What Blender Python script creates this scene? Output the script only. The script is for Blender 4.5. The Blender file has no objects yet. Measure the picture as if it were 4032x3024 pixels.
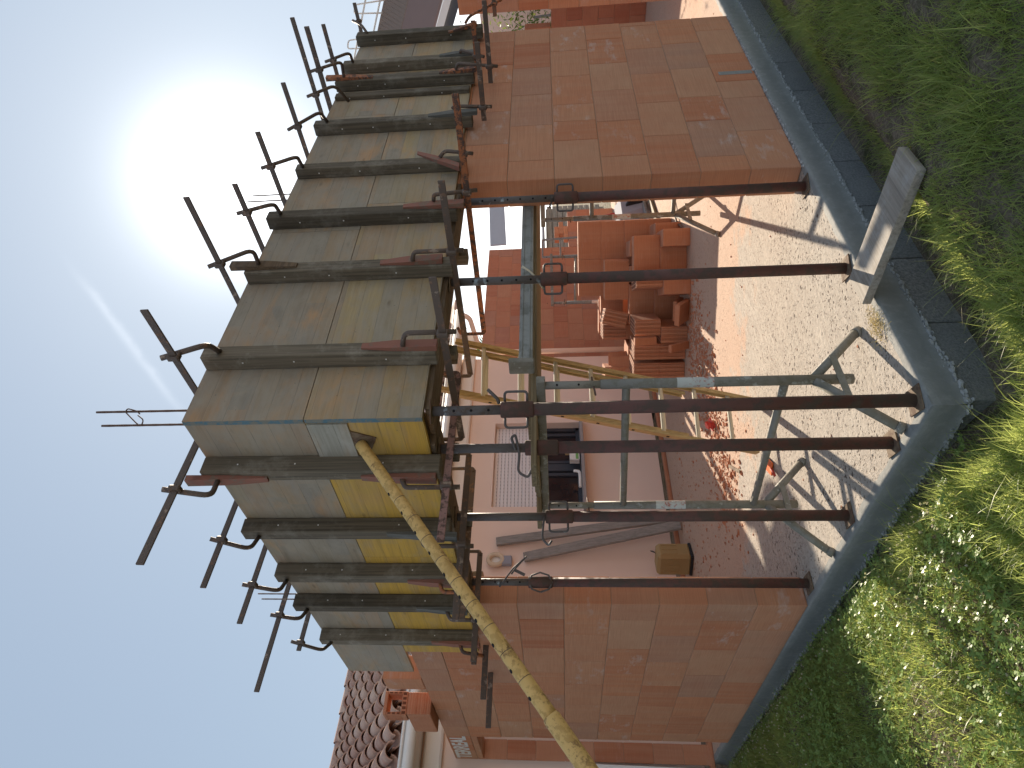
import bpy, bmesh, math, random
import numpy as np
from mathutils import Vector, Matrix

# ------------------------------------------------------------------ camera, sky, sun, exposure
scene = bpy.context.scene
COL = scene.collection
rnd = random.Random(7)
cam_d = bpy.data.cameras.new("camera")
cam = bpy.data.objects.new("camera", cam_d)
COL.objects.link(cam)
scene.camera = cam
# world axes written in upright-photo camera axes (x right, y up, z back); the phone was held sideways
ex = Vector((0.73424, -0.04561, -0.67735)); ey = Vector((-0.67854, -0.08213, -0.72998))
UP = Vector((-0.02217694, 0.99557967, -0.091265))
cam.matrix_world = Matrix.Identity(4)
CAM_POS = (-1.80768, -2.14414, 1.6)
PPF = 2697.353
Rr = np.array([4442 - 1512., -(2112 - 1930.), -PPF]); Rr /= np.linalg.norm(Rr)
Lr = np.array([-990 - 1512., -(2233 - 1930.), -PPF]); Lr -= Rr * (Rr @ Lr); Lr /= np.linalg.norm(Lr)
Mw = np.array([Rr, Lr, np.cross(Rr, Lr)])           # world from upright camera
right, up, back = Mw[:, 0], Mw[:, 1], Mw[:, 2]
cx, cy, cz = -up, right, back                       # sideways photograph
cam.matrix_world = Matrix(((cx[0], cy[0], cz[0], CAM_POS[0]), (cx[1], cy[1], cz[1], CAM_POS[1]),
                           (cx[2], cy[2], cz[2], CAM_POS[2]), (0, 0, 0, 1)))
cam_d.sensor_width = 36.0
cam_d.sensor_fit = 'HORIZONTAL'
cam_d.lens = 36.0 * PPF / 4032.0
cam_d.shift_x = (2016 - 1930) / 4032.0
cam_d.clip_start = 0.02
cam_d.clip_end = 3000

SUN_AZ, SUN_EL = math.radians(30.0), math.radians(24.6)     # azimuth measured from +X towards +Y
SKY_STRENGTH, SUN_STRENGTH, EXPOSURE = 0.15, 3.3, 1.6
world = bpy.data.worlds.new("World")
scene.world = world
world.use_nodes = True
wn = world.node_tree
bg = wn.nodes['Background']
sky = wn.nodes.new('ShaderNodeTexSky')
sky.sky_type = 'NISHITA'
sky.sun_disc = False
sky.sun_elevation = SUN_EL
sky.sun_rotation = math.pi / 2 - SUN_AZ
sky.air_density = 1.0
sky.dust_density = 0.5
sky.ozone_density = 1.0
# hazy summer air: the sky's range is flattened, and an aureole brightens it round the sun
gam = wn.nodes.new('ShaderNodeGamma'); gam.inputs[1].default_value = 0.22
tint = wn.nodes.new('ShaderNodeMix'); tint.data_type = 'RGBA'; tint.blend_type = 'MULTIPLY'
tint.inputs[0].default_value = 1.0; tint.inputs[7].default_value = (0.79, 0.925, 1.085, 1)
wn.links.new(sky.outputs[0], gam.inputs[0]); wn.links.new(gam.outputs[0], tint.inputs[6])
wtc = wn.nodes.new('ShaderNodeTexCoord')
dotn = wn.nodes.new('ShaderNodeVectorMath'); dotn.operation = 'DOT_PRODUCT'
dotn.inputs[1].default_value = (math.cos(SUN_EL) * math.cos(SUN_AZ), math.cos(SUN_EL) * math.sin(SUN_AZ), math.sin(SUN_EL))
wn.links.new(wtc.outputs['Generated'], dotn.inputs[0])
acs = wn.nodes.new('ShaderNodeMath'); acs.operation = 'ARCCOSINE'; wn.links.new(dotn.outputs['Value'], acs.inputs[0])
def lobe(width, amp, p):
    a = wn.nodes.new('ShaderNodeMath'); a.operation = 'DIVIDE'; a.inputs[1].default_value = math.radians(width); wn.links.new(acs.outputs[0], a.inputs[0])
    b = wn.nodes.new('ShaderNodeMath'); b.operation = 'POWER'; b.inputs[1].default_value = p; wn.links.new(a.outputs[0], b.inputs[0])
    c = wn.nodes.new('ShaderNodeMath'); c.operation = 'MULTIPLY'; c.inputs[1].default_value = -1; wn.links.new(b.outputs[0], c.inputs[0])
    d = wn.nodes.new('ShaderNodeMath'); d.operation = 'EXPONENT'; wn.links.new(c.outputs[0], d.inputs[0])
    e = wn.nodes.new('ShaderNodeMath'); e.operation = 'MULTIPLY'; e.inputs[1].default_value = amp; wn.links.new(d.outputs[0], e.inputs[0])
    return e.outputs[0]
ad = wn.nodes.new('ShaderNodeMath'); ad.operation = 'ADD'
wn.links.new(lobe(5.3, 3.2, 2.2), ad.inputs[0]); wn.links.new(lobe(11.0, 0.75, 1.0), ad.inputs[1])
aur = wn.nodes.new('ShaderNodeMix'); aur.data_type = 'RGBA'; aur.blend_type = 'ADD'; aur.inputs[0].default_value = 1.0
aucol = wn.nodes.new('ShaderNodeVectorMath'); aucol.operation = 'SCALE'; aucol.inputs[0].default_value = (1.0, 0.97, 0.93)
wn.links.new(ad.outputs[0], aucol.inputs['Scale'])
wn.links.new(tint.outputs[2], aur.inputs[6]); wn.links.new(aucol.outputs[0], aur.inputs[7])
# added bright band round the unseen horizon, fill light for the shaded faces
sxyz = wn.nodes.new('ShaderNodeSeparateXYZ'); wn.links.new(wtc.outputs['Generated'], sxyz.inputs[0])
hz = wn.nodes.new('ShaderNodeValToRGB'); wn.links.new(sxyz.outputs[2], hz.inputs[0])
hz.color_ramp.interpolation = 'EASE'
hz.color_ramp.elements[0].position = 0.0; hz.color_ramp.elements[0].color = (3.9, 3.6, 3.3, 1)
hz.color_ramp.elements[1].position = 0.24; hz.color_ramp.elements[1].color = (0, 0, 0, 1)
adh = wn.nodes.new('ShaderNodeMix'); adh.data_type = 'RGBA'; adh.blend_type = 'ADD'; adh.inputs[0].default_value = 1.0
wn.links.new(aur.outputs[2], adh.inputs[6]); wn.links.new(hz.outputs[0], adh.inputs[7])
# faint old vapour trail high in the sky
da, db = Vector((0.64753, 0.49563, 0.57883)), Vector((0.57617, 0.64719, 0.49917))
tn = da.cross(db).normalized(); mid = (da + db).normalized()
wnz = wn.nodes.new('ShaderNodeTexNoise'); wnz.inputs['Scale'].default_value = 26; wnz.inputs['Detail'].default_value = 5
wn.links.new(wtc.outputs['Generated'], wnz.inputs['Vector'])
def wmath(op, a, b=None):
    q = wn.nodes.new('ShaderNodeMath'); q.operation = op
    for i, v in enumerate((a, b)):
        if v is None: continue
        if hasattr(v, 'is_output'): wn.links.new(v, q.inputs[i])
        else: q.inputs[i].default_value = v
    return q.outputs[0]
def wdot(vec):
    q = wn.nodes.new('ShaderNodeVectorMath'); q.operation = 'DOT_PRODUCT'; q.inputs[1].default_value = tuple(vec)
    wn.links.new(wtc.outputs['Generated'], q.inputs[0]); return q.outputs['Value']
acr = wmath('ADD', wdot(tn), wmath('MULTIPLY', wmath('SUBTRACT', wnz.outputs['Fac'], .5), .012))
g1 = wmath('EXPONENT', wmath('MULTIPLY', wmath('POWER', wmath('ABSOLUTE', wmath('DIVIDE', acr, .0055)), 2.0), -1.0))
alo = wdot(tn.cross(mid))
g2 = wmath('EXPONENT', wmath('MULTIPLY', wmath('POWER', wmath('ABSOLUTE', wmath('DIVIDE', alo, .10)), 4.0), -1.0))
amp = wmath('MULTIPLY', wmath('MULTIPLY', g1, g2), wmath('MULTIPLY', wnz.outputs['Fac'], .55))
trl = wn.nodes.new('ShaderNodeMix'); trl.data_type = 'RGBA'; trl.blend_type = 'ADD'; trl.inputs[0].default_value = 1.0
trc = wn.nodes.new('ShaderNodeVectorMath'); trc.operation = 'SCALE'; trc.inputs[0].default_value = (1, .97, .94); wn.links.new(amp, trc.inputs['Scale'])
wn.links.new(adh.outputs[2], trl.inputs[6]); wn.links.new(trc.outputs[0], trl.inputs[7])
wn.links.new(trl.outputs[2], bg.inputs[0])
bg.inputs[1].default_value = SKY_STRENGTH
sl = bpy.data.lights.new("sun", 'SUN')
sl.energy = SUN_STRENGTH
sl.angle = math.radians(0.5)
sl.color = (1.0, 0.86, 0.68)
sun = bpy.data.objects.new("sun", sl)
COL.objects.link(sun)
sdir = Vector((math.cos(SUN_EL) * math.cos(SUN_AZ), math.cos(SUN_EL) * math.sin(SUN_AZ), math.sin(SUN_EL)))
sun.rotation_euler = sdir.to_track_quat('Z', 'Y').to_euler()
sun.location = (6, 4, 8)
scene.view_settings.view_transform = 'Standard'
scene.view_settings.look = 'None'
scene.view_settings.exposure = EXPOSURE
scene.view_settings.gamma = 1.0
scene.view_settings.use_curve_mapping = False
scene.render.engine = 'CYCLES'
scene.cycles.max_bounces = 8
scene.cycles.diffuse_bounces = 5

# ------------------------------------------------------------------ node helpers
class NT:
    def __init__(s, name):
        s.m = bpy.data.materials.new(name)
        s.m.use_nodes = True
        s.t = s.m.node_tree
        s.b = s.t.nodes['Principled BSDF']
    def n(s, typ, **kw):
        nd = s.t.nodes.new(typ)
        for k, v in kw.items():
            setattr(nd, k, v)
        return nd
    def set(s, sock, val):
        if hasattr(val, 'is_output'):
            s.t.links.new(val, sock)
        elif val is not None:
            if sock.type == 'RGBA' and len(val) == 3:
                val = tuple(val) + (1,)
            sock.default_value = val
    def coord(s, kind='Object'):
        return s.n('ShaderNodeTexCoord').outputs[kind]
    def scale(s, vec, sc):
        nd = s.n('ShaderNodeMapping')
        s.set(nd.inputs['Vector'], vec)
        nd.inputs['Scale'].default_value = sc
        return nd.outputs[0]
    def addv(s, vec, val):
        nd = s.n('ShaderNodeVectorMath', operation='ADD')
        s.set(nd.inputs[0], vec)
        if hasattr(val, 'is_output') and val.type != 'VECTOR':
            m = s.n('ShaderNodeVectorMath', operation='SCALE')
            m.inputs[0].default_value = (37.3, 17.1, 53.7)
            s.set(m.inputs['Scale'], val)
            val = m.outputs[0]
        s.set(nd.inputs[1], val)
        return nd.outputs[0]
    def noise(s, vec, scale=5, detail=4, rough=0.6, dist=0.0):
        nd = s.n('ShaderNodeTexNoise')
        s.set(nd.inputs['Vector'], vec)
        nd.inputs['Scale'].default_value = scale
        nd.inputs['Detail'].default_value = detail
        nd.inputs['Roughness'].default_value = rough
        nd.inputs['Distortion'].default_value = dist
        return nd.outputs['Fac']
    def voro(s, vec, scale, feature='F1', out='Distance', rand=1.0):
        nd = s.n('ShaderNodeTexVoronoi', feature=feature)
        s.set(nd.inputs['Vector'], vec)
        nd.inputs['Scale'].default_value = scale
        nd.inputs['Randomness'].default_value = rand
        return nd.outputs[out]
    def ramp(s, fac, stops, interp='LINEAR'):
        nd = s.n('ShaderNodeValToRGB')
        s.set(nd.inputs[0], fac)
        cr = nd.color_ramp
        cr.interpolation = interp
        while len(cr.elements) < len(stops):
            cr.elements.new(0.5)
        for e, (p, c) in zip(cr.elements, stops):
            e.position = p
            if not hasattr(c, '__len__'):
                c = (c, c, c)
            e.color = tuple(c) + (1,)
        return nd.outputs[0]
    def mix(s, fac, a, b, mode='MIX'):
        nd = s.n('ShaderNodeMix', data_type='RGBA', blend_type=mode)
        s.set(nd.inputs[0], fac)
        s.set(nd.inputs[6], a)
        s.set(nd.inputs[7], b)
        return nd.outputs[2]
    def math(s, op, a, b=None, clamp=False):
        nd = s.n('ShaderNodeMath', operation=op, use_clamp=clamp)
        s.set(nd.inputs[0], a)
        if b is not None:
            s.set(nd.inputs[1], b)
        return nd.outputs[0]
    def sep(s, vec):
        nd = s.n('ShaderNodeSeparateXYZ')
        s.set(nd.inputs[0], vec)
        return nd.outputs
    def comb(s, x=0.0, y=0.0, z=0.0):
        nd = s.n('ShaderNodeCombineXYZ')
        s.set(nd.inputs[0], x); s.set(nd.inputs[1], y); s.set(nd.inputs[2], z)
        return nd.outputs[0]
    def island(s):
        return s.n('ShaderNodeNewGeometry').outputs['Random Per Island']
    def objrand(s):
        return s.n('ShaderNodeObjectInfo').outputs['Random']
    def wnoise(s, vec):
        nd = s.n('ShaderNodeTexWhiteNoise', noise_dimensions='3D')
        s.set(nd.inputs['Vector'], vec)
        return nd.outputs['Value']
    def done(s, color, rough=0.8, bump=None, bstr=0.3, bdist=0.01, metal=0.0, spec=None):
        s.set(s.b.inputs['Base Color'], color)
        s.set(s.b.inputs['Roughness'], rough)
        s.set(s.b.inputs['Metallic'], metal)
        if spec is not None:
            s.b.inputs['Specular IOR Level'].default_value = spec
        if bump is not None:
            nd = s.n('ShaderNodeBump')
            nd.inputs['Strength'].default_value = bstr
            nd.inputs['Distance'].default_value = bdist
            s.set(nd.inputs['Height'], bump)
            s.t.links.new(nd.outputs[0], s.b.inputs['Normal'])
        return s.m

def mat_brick(name, base=(0.54, 0.225, 0.115), dusty=(0.51, 0.285, 0.175), dark=(0.43, 0.16, 0.085), pale=0.2):
    t = NT(name)
    c = t.coord(); r = t.island()
    pos = t.addv(c, r)
    col = t.ramp(r, [(0, dark), (0.25, base), (0.5, dusty), (0.7, base), (0.86, (base[0]*.78, base[1]*1.05, base[2]*1.4)), (1.0, dusty)])
    bands = t.noise(t.scale(pos, (14, 14, 0.7)), 1, 3, 0.6)           # streaks along the extrusion
    col = t.mix(t.ramp(bands, [(0.38, 0), (0.66, 1)]), col, t.mix(0.55, col, dusty))
    blot = t.noise(pos, 3.5, 5, 0.65)
    col = t.mix(t.ramp(blot, [(0.3, 0.0), (0.75, 0.75)]), col, t.mix(0.6, col, dark))
    eff = t.math('MULTIPLY', t.ramp(t.noise(t.scale(pos, (3, 3, 7)), 1.3, 5, 0.7), [(0.56, 0), (0.72, 1)]),
                 t.ramp(t.wnoise(t.comb(r, 0.3, 0.7)), [(0.6, 0.0), (0.75, 1.0)]))
    col = t.mix(t.math('MULTIPLY', eff, pale * 2.2), col, (0.56, 0.50, 0.47))
    z = t.sep(c)[2]
    fine = t.noise(t.scale(pos, (5, 5, 260)), 1, 2, 0.5)
    gro = t.noise(t.scale(pos, (70, 70, 1.0)), 1, 2, 0.5)
    grain = t.noise(pos, 160, 2, 0.6)
    col = t.mix(t.ramp(fine, [(0.35, 0.0), (0.65, 0.40)]), col, t.mix(0.5, col, (0.16, 0.07, 0.04)))
    h = t.math('ADD', t.math('MULTIPLY', fine, 0.5), t.math('ADD', t.math('MULTIPLY', gro, 0.5), t.math('MULTIPLY', grain, 0.25)))
    return t.done(col, 0.9, h, 0.35, 0.004, spec=0.2)

def mat_panel(name, cols, grime, gcol=(0.20, 0.185, 0.15), bandw=0.105):
    """three-ply shuttering panel: boards lie along the face; old cement skin on top"""
    t = NT(name)
    c = t.coord(); x, y, z = t.sep(c)
    s = t.math('ADD', x, y); r = t.objrand()
    row = t.math('FLOOR', t.math('DIVIDE', z, bandw))
    jit = t.wnoise(t.comb(row, r, 0.1))
    seg = t.math('FLOOR', t.math('ADD', t.math('DIVIDE', s, 0.75), t.math('MULTIPLY', jit, 5)))
    bid = t.wnoise(t.comb(row, seg, r))
    col = t.ramp(bid, [(i / (len(cols) - 1), k) for i, k in enumerate(cols)])
    sv = t.comb(s, t.math('MULTIPLY', z, 1.0), t.math('MULTIPLY', r, 9))
    grain = t.noise(t.scale(sv, (2.5, 70, 1)), 1, 4, 0.65, 0.4)
    col = t.mix(t.ramp(grain, [(0.3, 0.45), (0.62, 0.0)]), col, (0.12, 0.09, 0.05))
    st1 = t.ramp(t.noise(t.scale(sv, (1.3, 2.6, 1)), 1.7, 5, 0.65, 0.8), [(0.50, 0), (0.68, 0.6)])
    st2 = t.ramp(t.noise(t.scale(t.addv(sv, (7.1, 3.3, 1.7)), (1.1, 3.4, 1)), 1.9, 5, 0.65, 0.8), [(0.50, 0), (0.68, 0.6)])
    mean = tuple(sum(k[i] for k in cols) / len(cols) for i in range(3))
    col = t.mix(0.30, col, mean)
    col = t.mix(t.math('MULTIPLY', st1, min(1, grime * 2.2)), col, (0.50, 0.28, 0.125))
    col = t.mix(t.math('MULTIPLY', st2, min(1, grime * 2.0)), col, (0.27, 0.26, 0.235))
    knots = t.ramp(t.voro(t.scale(sv, (3.2, 9, 1)), 1.0), [(0.05, 1), (0.13, 0)])
    col = t.mix(t.math('MULTIPLY', knots, 0.5), col, (0.10, 0.06, 0.03))
    g1 = t.noise(t.scale(sv, (2.2, 6, 1)), 1.4, 6, 0.7, 0.5)
    g2 = t.noise(sv, 13, 4, 0.6)
    gm = t.ramp(t.math('ADD', t.math('MULTIPLY', g1, 0.75), t.math('MULTIPLY', g2, 0.25)),
                [(0.62 - grime * 0.42, 0), (0.80 - grime * 0.42, min(0.95, 0.45 + grime * .5))])
    col = t.mix(gm, col, t.mix(t.noise(sv, 4, 3, 0.6), gcol, (gcol[0]*1.5, gcol[1]*1.45, gcol[2]*1.4)))
    zf = t.math('FRACT', t.math('DIVIDE', z, bandw))
    edge = t.ramp(zf, [(0.0, 1), (0.025, 0), (0.975, 0), (1.0, 1)])
    col = t.mix(t.math('MULTIPLY', edge, t.ramp(g2, [(0.4, 0.1), (0.62, 0.5)])), col, (0.08, 0.065, 0.05))
    spots = t.ramp(t.voro(sv, 26), [(0.06, 1), (0.12, 0)])
    col = t.mix(t.math('MULTIPLY', spots, t.ramp(g2, [(0.5, 0), (0.6, 0.55)])), col, (0.10, 0.085, 0.07))
    h = t.math('SUBTRACT', t.math('ADD', grain, t.math('MULTIPLY', gm, 0.4)), edge)
    return t.done(col, 0.72, h, 0.3, 0.004, spec=0.3)

def mat_wood(name, a, b, dark, axis=2, stain=0.4, scol=(0.22, 0.21, 0.19), rough=0.8, var=0.0):
    t = NT(name)
    c = t.addv(t.coord(), t.objrand())
    c = t.addv(c, t.island())
    sc = [60, 60, 60]; sc[axis] = 1.6
    g = t.noise(t.scale(c, tuple(sc)), 1, 4, 0.65, 0.3)
    col = t.mix(t.noise(c, 1.7, 3, 0.6), a, b)
    col = t.mix(t.ramp(g, [(0.3, 0.85), (0.62, 0)]), col, dark)
    st = t.ramp(t.noise(c, 5.5, 6, 0.72), [(0.5, 0), (0.7, stain)])
    col = t.mix(st, col, scol)
    if var: col = t.mix(1.0, col, t.ramp(t.objrand(), [(0, 1 - var), (1, 1.0)]), 'MULTIPLY')
    return t.done(col, rough, g, 0.4, 0.003, spec=0.25)

def mat_metal(name, base, rust, rust_amt, scale=22, rough=0.55, metal=0.0, scuff=None, scuff_amt=0.0):
    t = NT(name)
    c = t.addv(t.coord(), t.objrand())
    n1 = t.noise(c, scale, 6, 0.7); n2 = t.noise(c, scale * 0.25, 4, 0.6)
    col = t.mix(n2, base, (base[0] * 0.65, base[1] * 0.65, base[2] * 0.68))
    f = t.ramp(t.math('ADD', t.math('MULTIPLY', n1, 0.65), t.math('MULTIPLY', n2, 0.35)),
               [(0.62 - 0.3 * rust_amt, 0), (0.70 - 0.3 * rust_amt, 1)])
    col = t.mix(f, col, rust)
    if scuff:
        sc = t.ramp(t.noise(c, scale * 0.5, 5, 0.65), [(0.62 - 0.25 * scuff_amt, 0), (0.68 - 0.25 * scuff_amt, 1)])
        col = t.mix(sc, col, scuff)
    return t.done(col, t.mix(f, (rough,) * 3, (0.9,) * 3), n1, 0.25, 0.003, metal=metal, spec=0.4)

def mat_plain(name, col, rough=0.7, var=0.15, scale=6, bump=0.15, metal=0.0, spec=0.3):
    t = NT(name)
    c = t.addv(t.coord(), t.objrand())
    n = t.noise(c, scale, 5, 0.65)
    cc = t.mix(n, tuple(k * (1 - var) for k in col), tuple(min(1, k * (1 + var)) for k in col))
    return t.done(cc, rough, t.noise(c, scale * 12, 3, 0.6), bump, 0.003, metal=metal, spec=spec)

M = {}
M['brick'] = mat_brick('terracotta_block', pale=0.26)
M['brick_new'] = mat_brick('terracotta_fresh', base=(0.48, 0.20, 0.105), dusty=(0.52, 0.27, 0.165), dark=(0.40, 0.145, 0.075), pale=0.1)
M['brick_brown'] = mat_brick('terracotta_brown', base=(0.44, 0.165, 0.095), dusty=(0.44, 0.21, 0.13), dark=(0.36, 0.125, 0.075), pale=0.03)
M['joint'] = mat_plain('joint_mortar', (0.32, 0.22, 0.15), 0.95, 0.2, 20)
YEL = [(0.56, 0.335, 0.06), (0.60, 0.355, 0.05), (0.47, 0.31, 0.095), (0.61, 0.385, 0.075), (0.52, 0.30, 0.06)]
MIXD = [(0.42, 0.30, 0.14), (0.28, 0.25, 0.20), (0.40, 0.275, 0.13), (0.32, 0.26, 0.17), (0.46, 0.28, 0.145), (0.23, 0.225, 0.205), (0.43, 0.33, 0.16), (0.36, 0.275, 0.17)]
GREY = [(0.32, 0.25, 0.165), (0.25, 0.225, 0.185), (0.40, 0.27, 0.15), (0.29, 0.245, 0.185), (0.42, 0.26, 0.15), (0.22, 0.21, 0.185), (0.35, 0.29, 0.18)]
M['panel_yellow'] = mat_panel('yellow_ply', YEL, 0.24, (0.36, 0.25, 0.12))
M['panel_mixed'] = mat_panel('dirty_yellow_ply', MIXD, 0.42, (0.27, 0.24, 0.19))
M['panel_grey'] = mat_panel('cement_stained_ply', GREY, 0.52, (0.26, 0.235, 0.19))
M['stud'] = mat_wood('weathered_timber', (0.155, 0.128, 0.092), (0.25, 0.205, 0.148), (0.07, 0.06, 0.045), 2, 0.6, (0.37, 0.34, 0.285), var=0.45)
M['soffit'] = mat_wood('soffit_ply', (0.13, 0.085, 0.05), (0.20, 0.14, 0.085), (0.05, 0.035, 0.025), 0, 0.3)
M['blue'] = mat_metal('blue_edge_paint', (0.10, 0.20, 0.25), (0.20, 0.20, 0.17), 0.55, 30, 0.7)
M['clamp'] = mat_metal('dark_clamp_steel', (0.13, 0.095, 0.075), (0.20, 0.115, 0.075), 0.3, 30, 0.6, scuff=(0.30, 0.235, 0.19), scuff_amt=0.1)
M['clamp_orange'] = mat_metal('orange_clamp_paint', (0.42, 0.15, 0.06), (0.09, 0.06, 0.05), 0.55, 30, 0.65)
M['clamp_pink'] = mat_metal('faded_red_clamp_paint', (0.36, 0.20, 0.17), (0.10, 0.065, 0.055), 0.45, 36, 0.65)
M['wedge_red'] = mat_metal('red_wedge_paint', (0.30, 0.125, 0.085), (0.20, 0.135, 0.10), 0.35, 25, 0.75)
M['wedge_grey'] = mat_wood('grey_wedge_timber', (0.12, 0.12, 0.11), (0.17, 0.165, 0.15), (0.06, 0.06, 0.055), 2, 0.3)
M['prop'] = mat_metal('rusted_prop_tube', (0.125, 0.052, 0.040), (0.08, 0.053, 0.042), 0.5, 16, 0.62)
M['prop_in'] = mat_metal('dark_prop_inner', (0.12, 0.105, 0.10), (0.09, 0.065, 0.05), 0.3, 20, 0.6, scuff=(0.28, 0.33, 0.36), scuff_amt=0.05)
M['hole'] = mat_plain('pin_hole_dark', (0.012, 0.01, 0.01), 0.9, 0, 4)
M['yellow'] = mat_metal('worn_yellow_paint', (0.72, 0.46, 0.155), (0.17, 0.09, 0.045), 0.36, 44, 0.6, scuff=(0.48, 0.30, 0.10), scuff_amt=0.45)
M['rustplate'] = mat_metal('rust_plate', (0.20, 0.14, 0.085), (0.12, 0.07, 0.045), 0.5, 30, 0.8)
M['galv'] = mat_metal('galvanised_steel', (0.27, 0.255, 0.215), (0.20, 0.185, 0.145), 0.45, 18, 0.6, metal=0.1, scuff=(0.38, 0.39, 0.37), scuff_amt=0.1)
M['galv_band'] = mat_metal('painted_band', (0.60, 0.62, 0.58), (0.40, 0.16, 0.12), 0.3, 40, 0.6)
M['alu'] = mat_metal('galvanised_plank', (0.31, 0.33, 0.32), (0.20, 0.21, 0.20), 0.5, 9, 0.6, metal=0.1)
M['ladder'] = mat_wood('yellow_ladder_timber', (0.42, 0.30, 0.115), (0.50, 0.36, 0.14), (0.24, 0.16, 0.06), 2, 0.15, (0.35, 0.28, 0.16), 0.5)
M['rung'] = mat_plain('rung_aluminium', (0.55, 0.50, 0.38), 0.4, 0.15, 9, metal=0.3)
M['oldplank'] = mat_wood('cement_splashed_plank', (0.30, 0.265, 0.22), (0.42, 0.375, 0.32), (0.17, 0.145, 0.12), 0, 0.6, (0.44, 0.43, 0.41))
M['greybeam'] = mat_wood('grey_beam', (0.27, 0.25, 0.23), (0.34, 0.31, 0.28), (0.17, 0.155, 0.14), 2, 0.3, (0.38, 0.36, 0.33))
M['deckwood'] = mat_wood('deck_plank', (0.20, 0.155, 0.09), (0.28, 0.21, 0.12), (0.08, 0.06, 0.035), 0, 0.3)
M['rebar'] = mat_plain('rebar_steel', (0.12, 0.075, 0.06), 0.8, 0.3, 40)
M['pink'] = mat_plain('pink_render', (0.80, 0.63, 0.535), 0.95, 0.05, 1.2, 0.3)
M['cream'] = mat_plain('cream_render', (0.60, 0.53, 0.36), 0.95, 0.06, 1.5, 0.3)
M['white'] = mat_plain('white_pvc', (0.78, 0.76, 0.73), 0.5, 0.04, 3, 0.02)
M['gutter'] = mat_plain('gutter_lacquer', (0.74, 0.70, 0.65), 0.5, 0.08, 3, 0.02)
M['frame'] = mat_plain('anthracite_frame', (0.055, 0.06, 0.075), 0.45, 0.08, 5, 0.02)
M['sill'] = mat_plain('grey_sill', (0.33, 0.30, 0.29), 0.7, 0.1, 8)
M['cloth'] = mat_plain('grey_sheet', (0.30, 0.31, 0.36), 0.8, 0.1, 3)
M['case'] = mat_plain('tan_plastic', (0.34, 0.23, 0.10), 0.55, 0.1, 8)
M['cardboard'] = mat_plain('cardboard', (0.44, 0.30, 0.17), 0.9, 0.1, 8)
M['green'] = mat_plain('green_print', (0.20, 0.42, 0.14), 0.6, 0.1, 8)
M['orange'] = mat_plain('orange_plastic', (0.75, 0.16, 0.04), 0.45, 0.1, 8)
M['redpaint'] = mat_plain('red_paint', (0.48, 0.05, 0.035), 0.45, 0.12, 8)
M['black'] = mat_plain('black_rubber', (0.02, 0.02, 0.022), 0.6, 0.2, 8)
M['boardblue'] = mat_plain('blue_grey_board', (0.30, 0.34, 0.42), 0.6, 0.05, 4)
M['beige'] = mat_plain('beige_plastic', (0.62, 0.50, 0.36), 0.5, 0.05, 5)
M['shed'] = mat_wood('shed_boards', (0.32, 0.30, 0.27), (0.40, 0.37, 0.33), (0.10, 0.09, 0.08), 0, 0.1)
M['crumb'] = mat_plain('mortar_crumb', (0.42, 0.42, 0.41), 0.95, 0.15, 20)
M['found'] = None

t = NT('foundation_block')
c = t.coord(); r = t.island()
col = t.mix(r, (0.28, 0.285, 0.285), (0.36, 0.36, 0.355))
col = t.mix(t.ramp(t.noise(c, 90, 3, 0.7), [(0.4, 0), (0.65, 0.8)]), col, (0.15, 0.155, 0.165))
col = t.mix(t.ramp(t.noise(c, 4, 5, 0.6), [(0.45, 0), (0.7, 0.5)]), col, (0.33, 0.33, 0.325))
M['found'] = t.done(col, 0.95, t.noise(c, 110, 3, 0.7), 0.9, 0.006, spec=0.2)

t = NT('troweled_cement')
c = t.coord()
n = t.noise(c, 6, 6, 0.65)
col = t.mix(n, (0.18, 0.185, 0.175), (0.29, 0.29, 0.275))
col = t.mix(t.ramp(t.noise(c, 24, 5, 0.7), [(0.5, 0), (0.7, 0.45)]), col, (0.34, 0.335, 0.315))
M['cement'] = t.done(col, 0.8, t.noise(c, 45, 5, 0.7), 0.5, 0.006, spec=0.3)

t = NT('rough_concrete_floor')
c = t.coord(); x, y, z = t.sep(c)
big = t.noise(c, 0.9, 5, 0.6)
col = t.mix(big, (0.38, 0.335, 0.285), (0.53, 0.475, 0.41))
swp = t.noise(t.scale(c, (4, 18, 1)), 1, 5, 0.7, 0.6)
col = t.mix(t.ramp(swp, [(0.38, 0.6), (0.58, 0.0)]), col, (0.36, 0.31, 0.265))
mott = t.noise(c, 30, 5, 0.75)
col = t.mix(t.ramp(mott, [(0.40, 0.6), (0.54, 0.0)]), col, (0.30, 0.265, 0.225))
# terracotta dust towards the block stacks at the back
dmask = t.ramp(t.math('ADD', t.math('MULTIPLY', t.math('ADD', x, y), 0.15), t.math('MULTIPLY', t.noise(c, 1.9, 5, 0.65), 0.6)),
               [(0.95, 0), (1.45, 0.7)])
col = t.mix(dmask, col, (0.52, 0.33, 0.225))
cd = t.n('ShaderNodeVectorMath', operation='ADD')
t.set(cd.inputs[0], c)
nz = t.n('ShaderNodeTexNoise'); nz.inputs['Scale'].default_value = 40; t.set(nz.inputs['Vector'], c)
nv = t.n('ShaderNodeVectorMath', operation='SCALE'); t.set(nv.inputs[0], nz.outputs['Color']); nv.inputs['Scale'].default_value = 0.022
t.set(cd.inputs[1], nv.outputs[0])
cw = cd.outputs[0]
pits = t.math('MULTIPLY', t.ramp(t.voro(cw, 17), [(0.15, 1), (0.22, 0)]), t.ramp(t.noise(c, 5, 4, 0.7), [(0.44, 0), (0.52, 1)]))
pits2 = t.math('MULTIPLY', t.ramp(t.voro(cw, 38), [(0.16, 1), (0.26, 0)]), t.ramp(t.noise(c, 3.1, 5, 0.7), [(0.40, 0), (0.5, 1)]))
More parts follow.
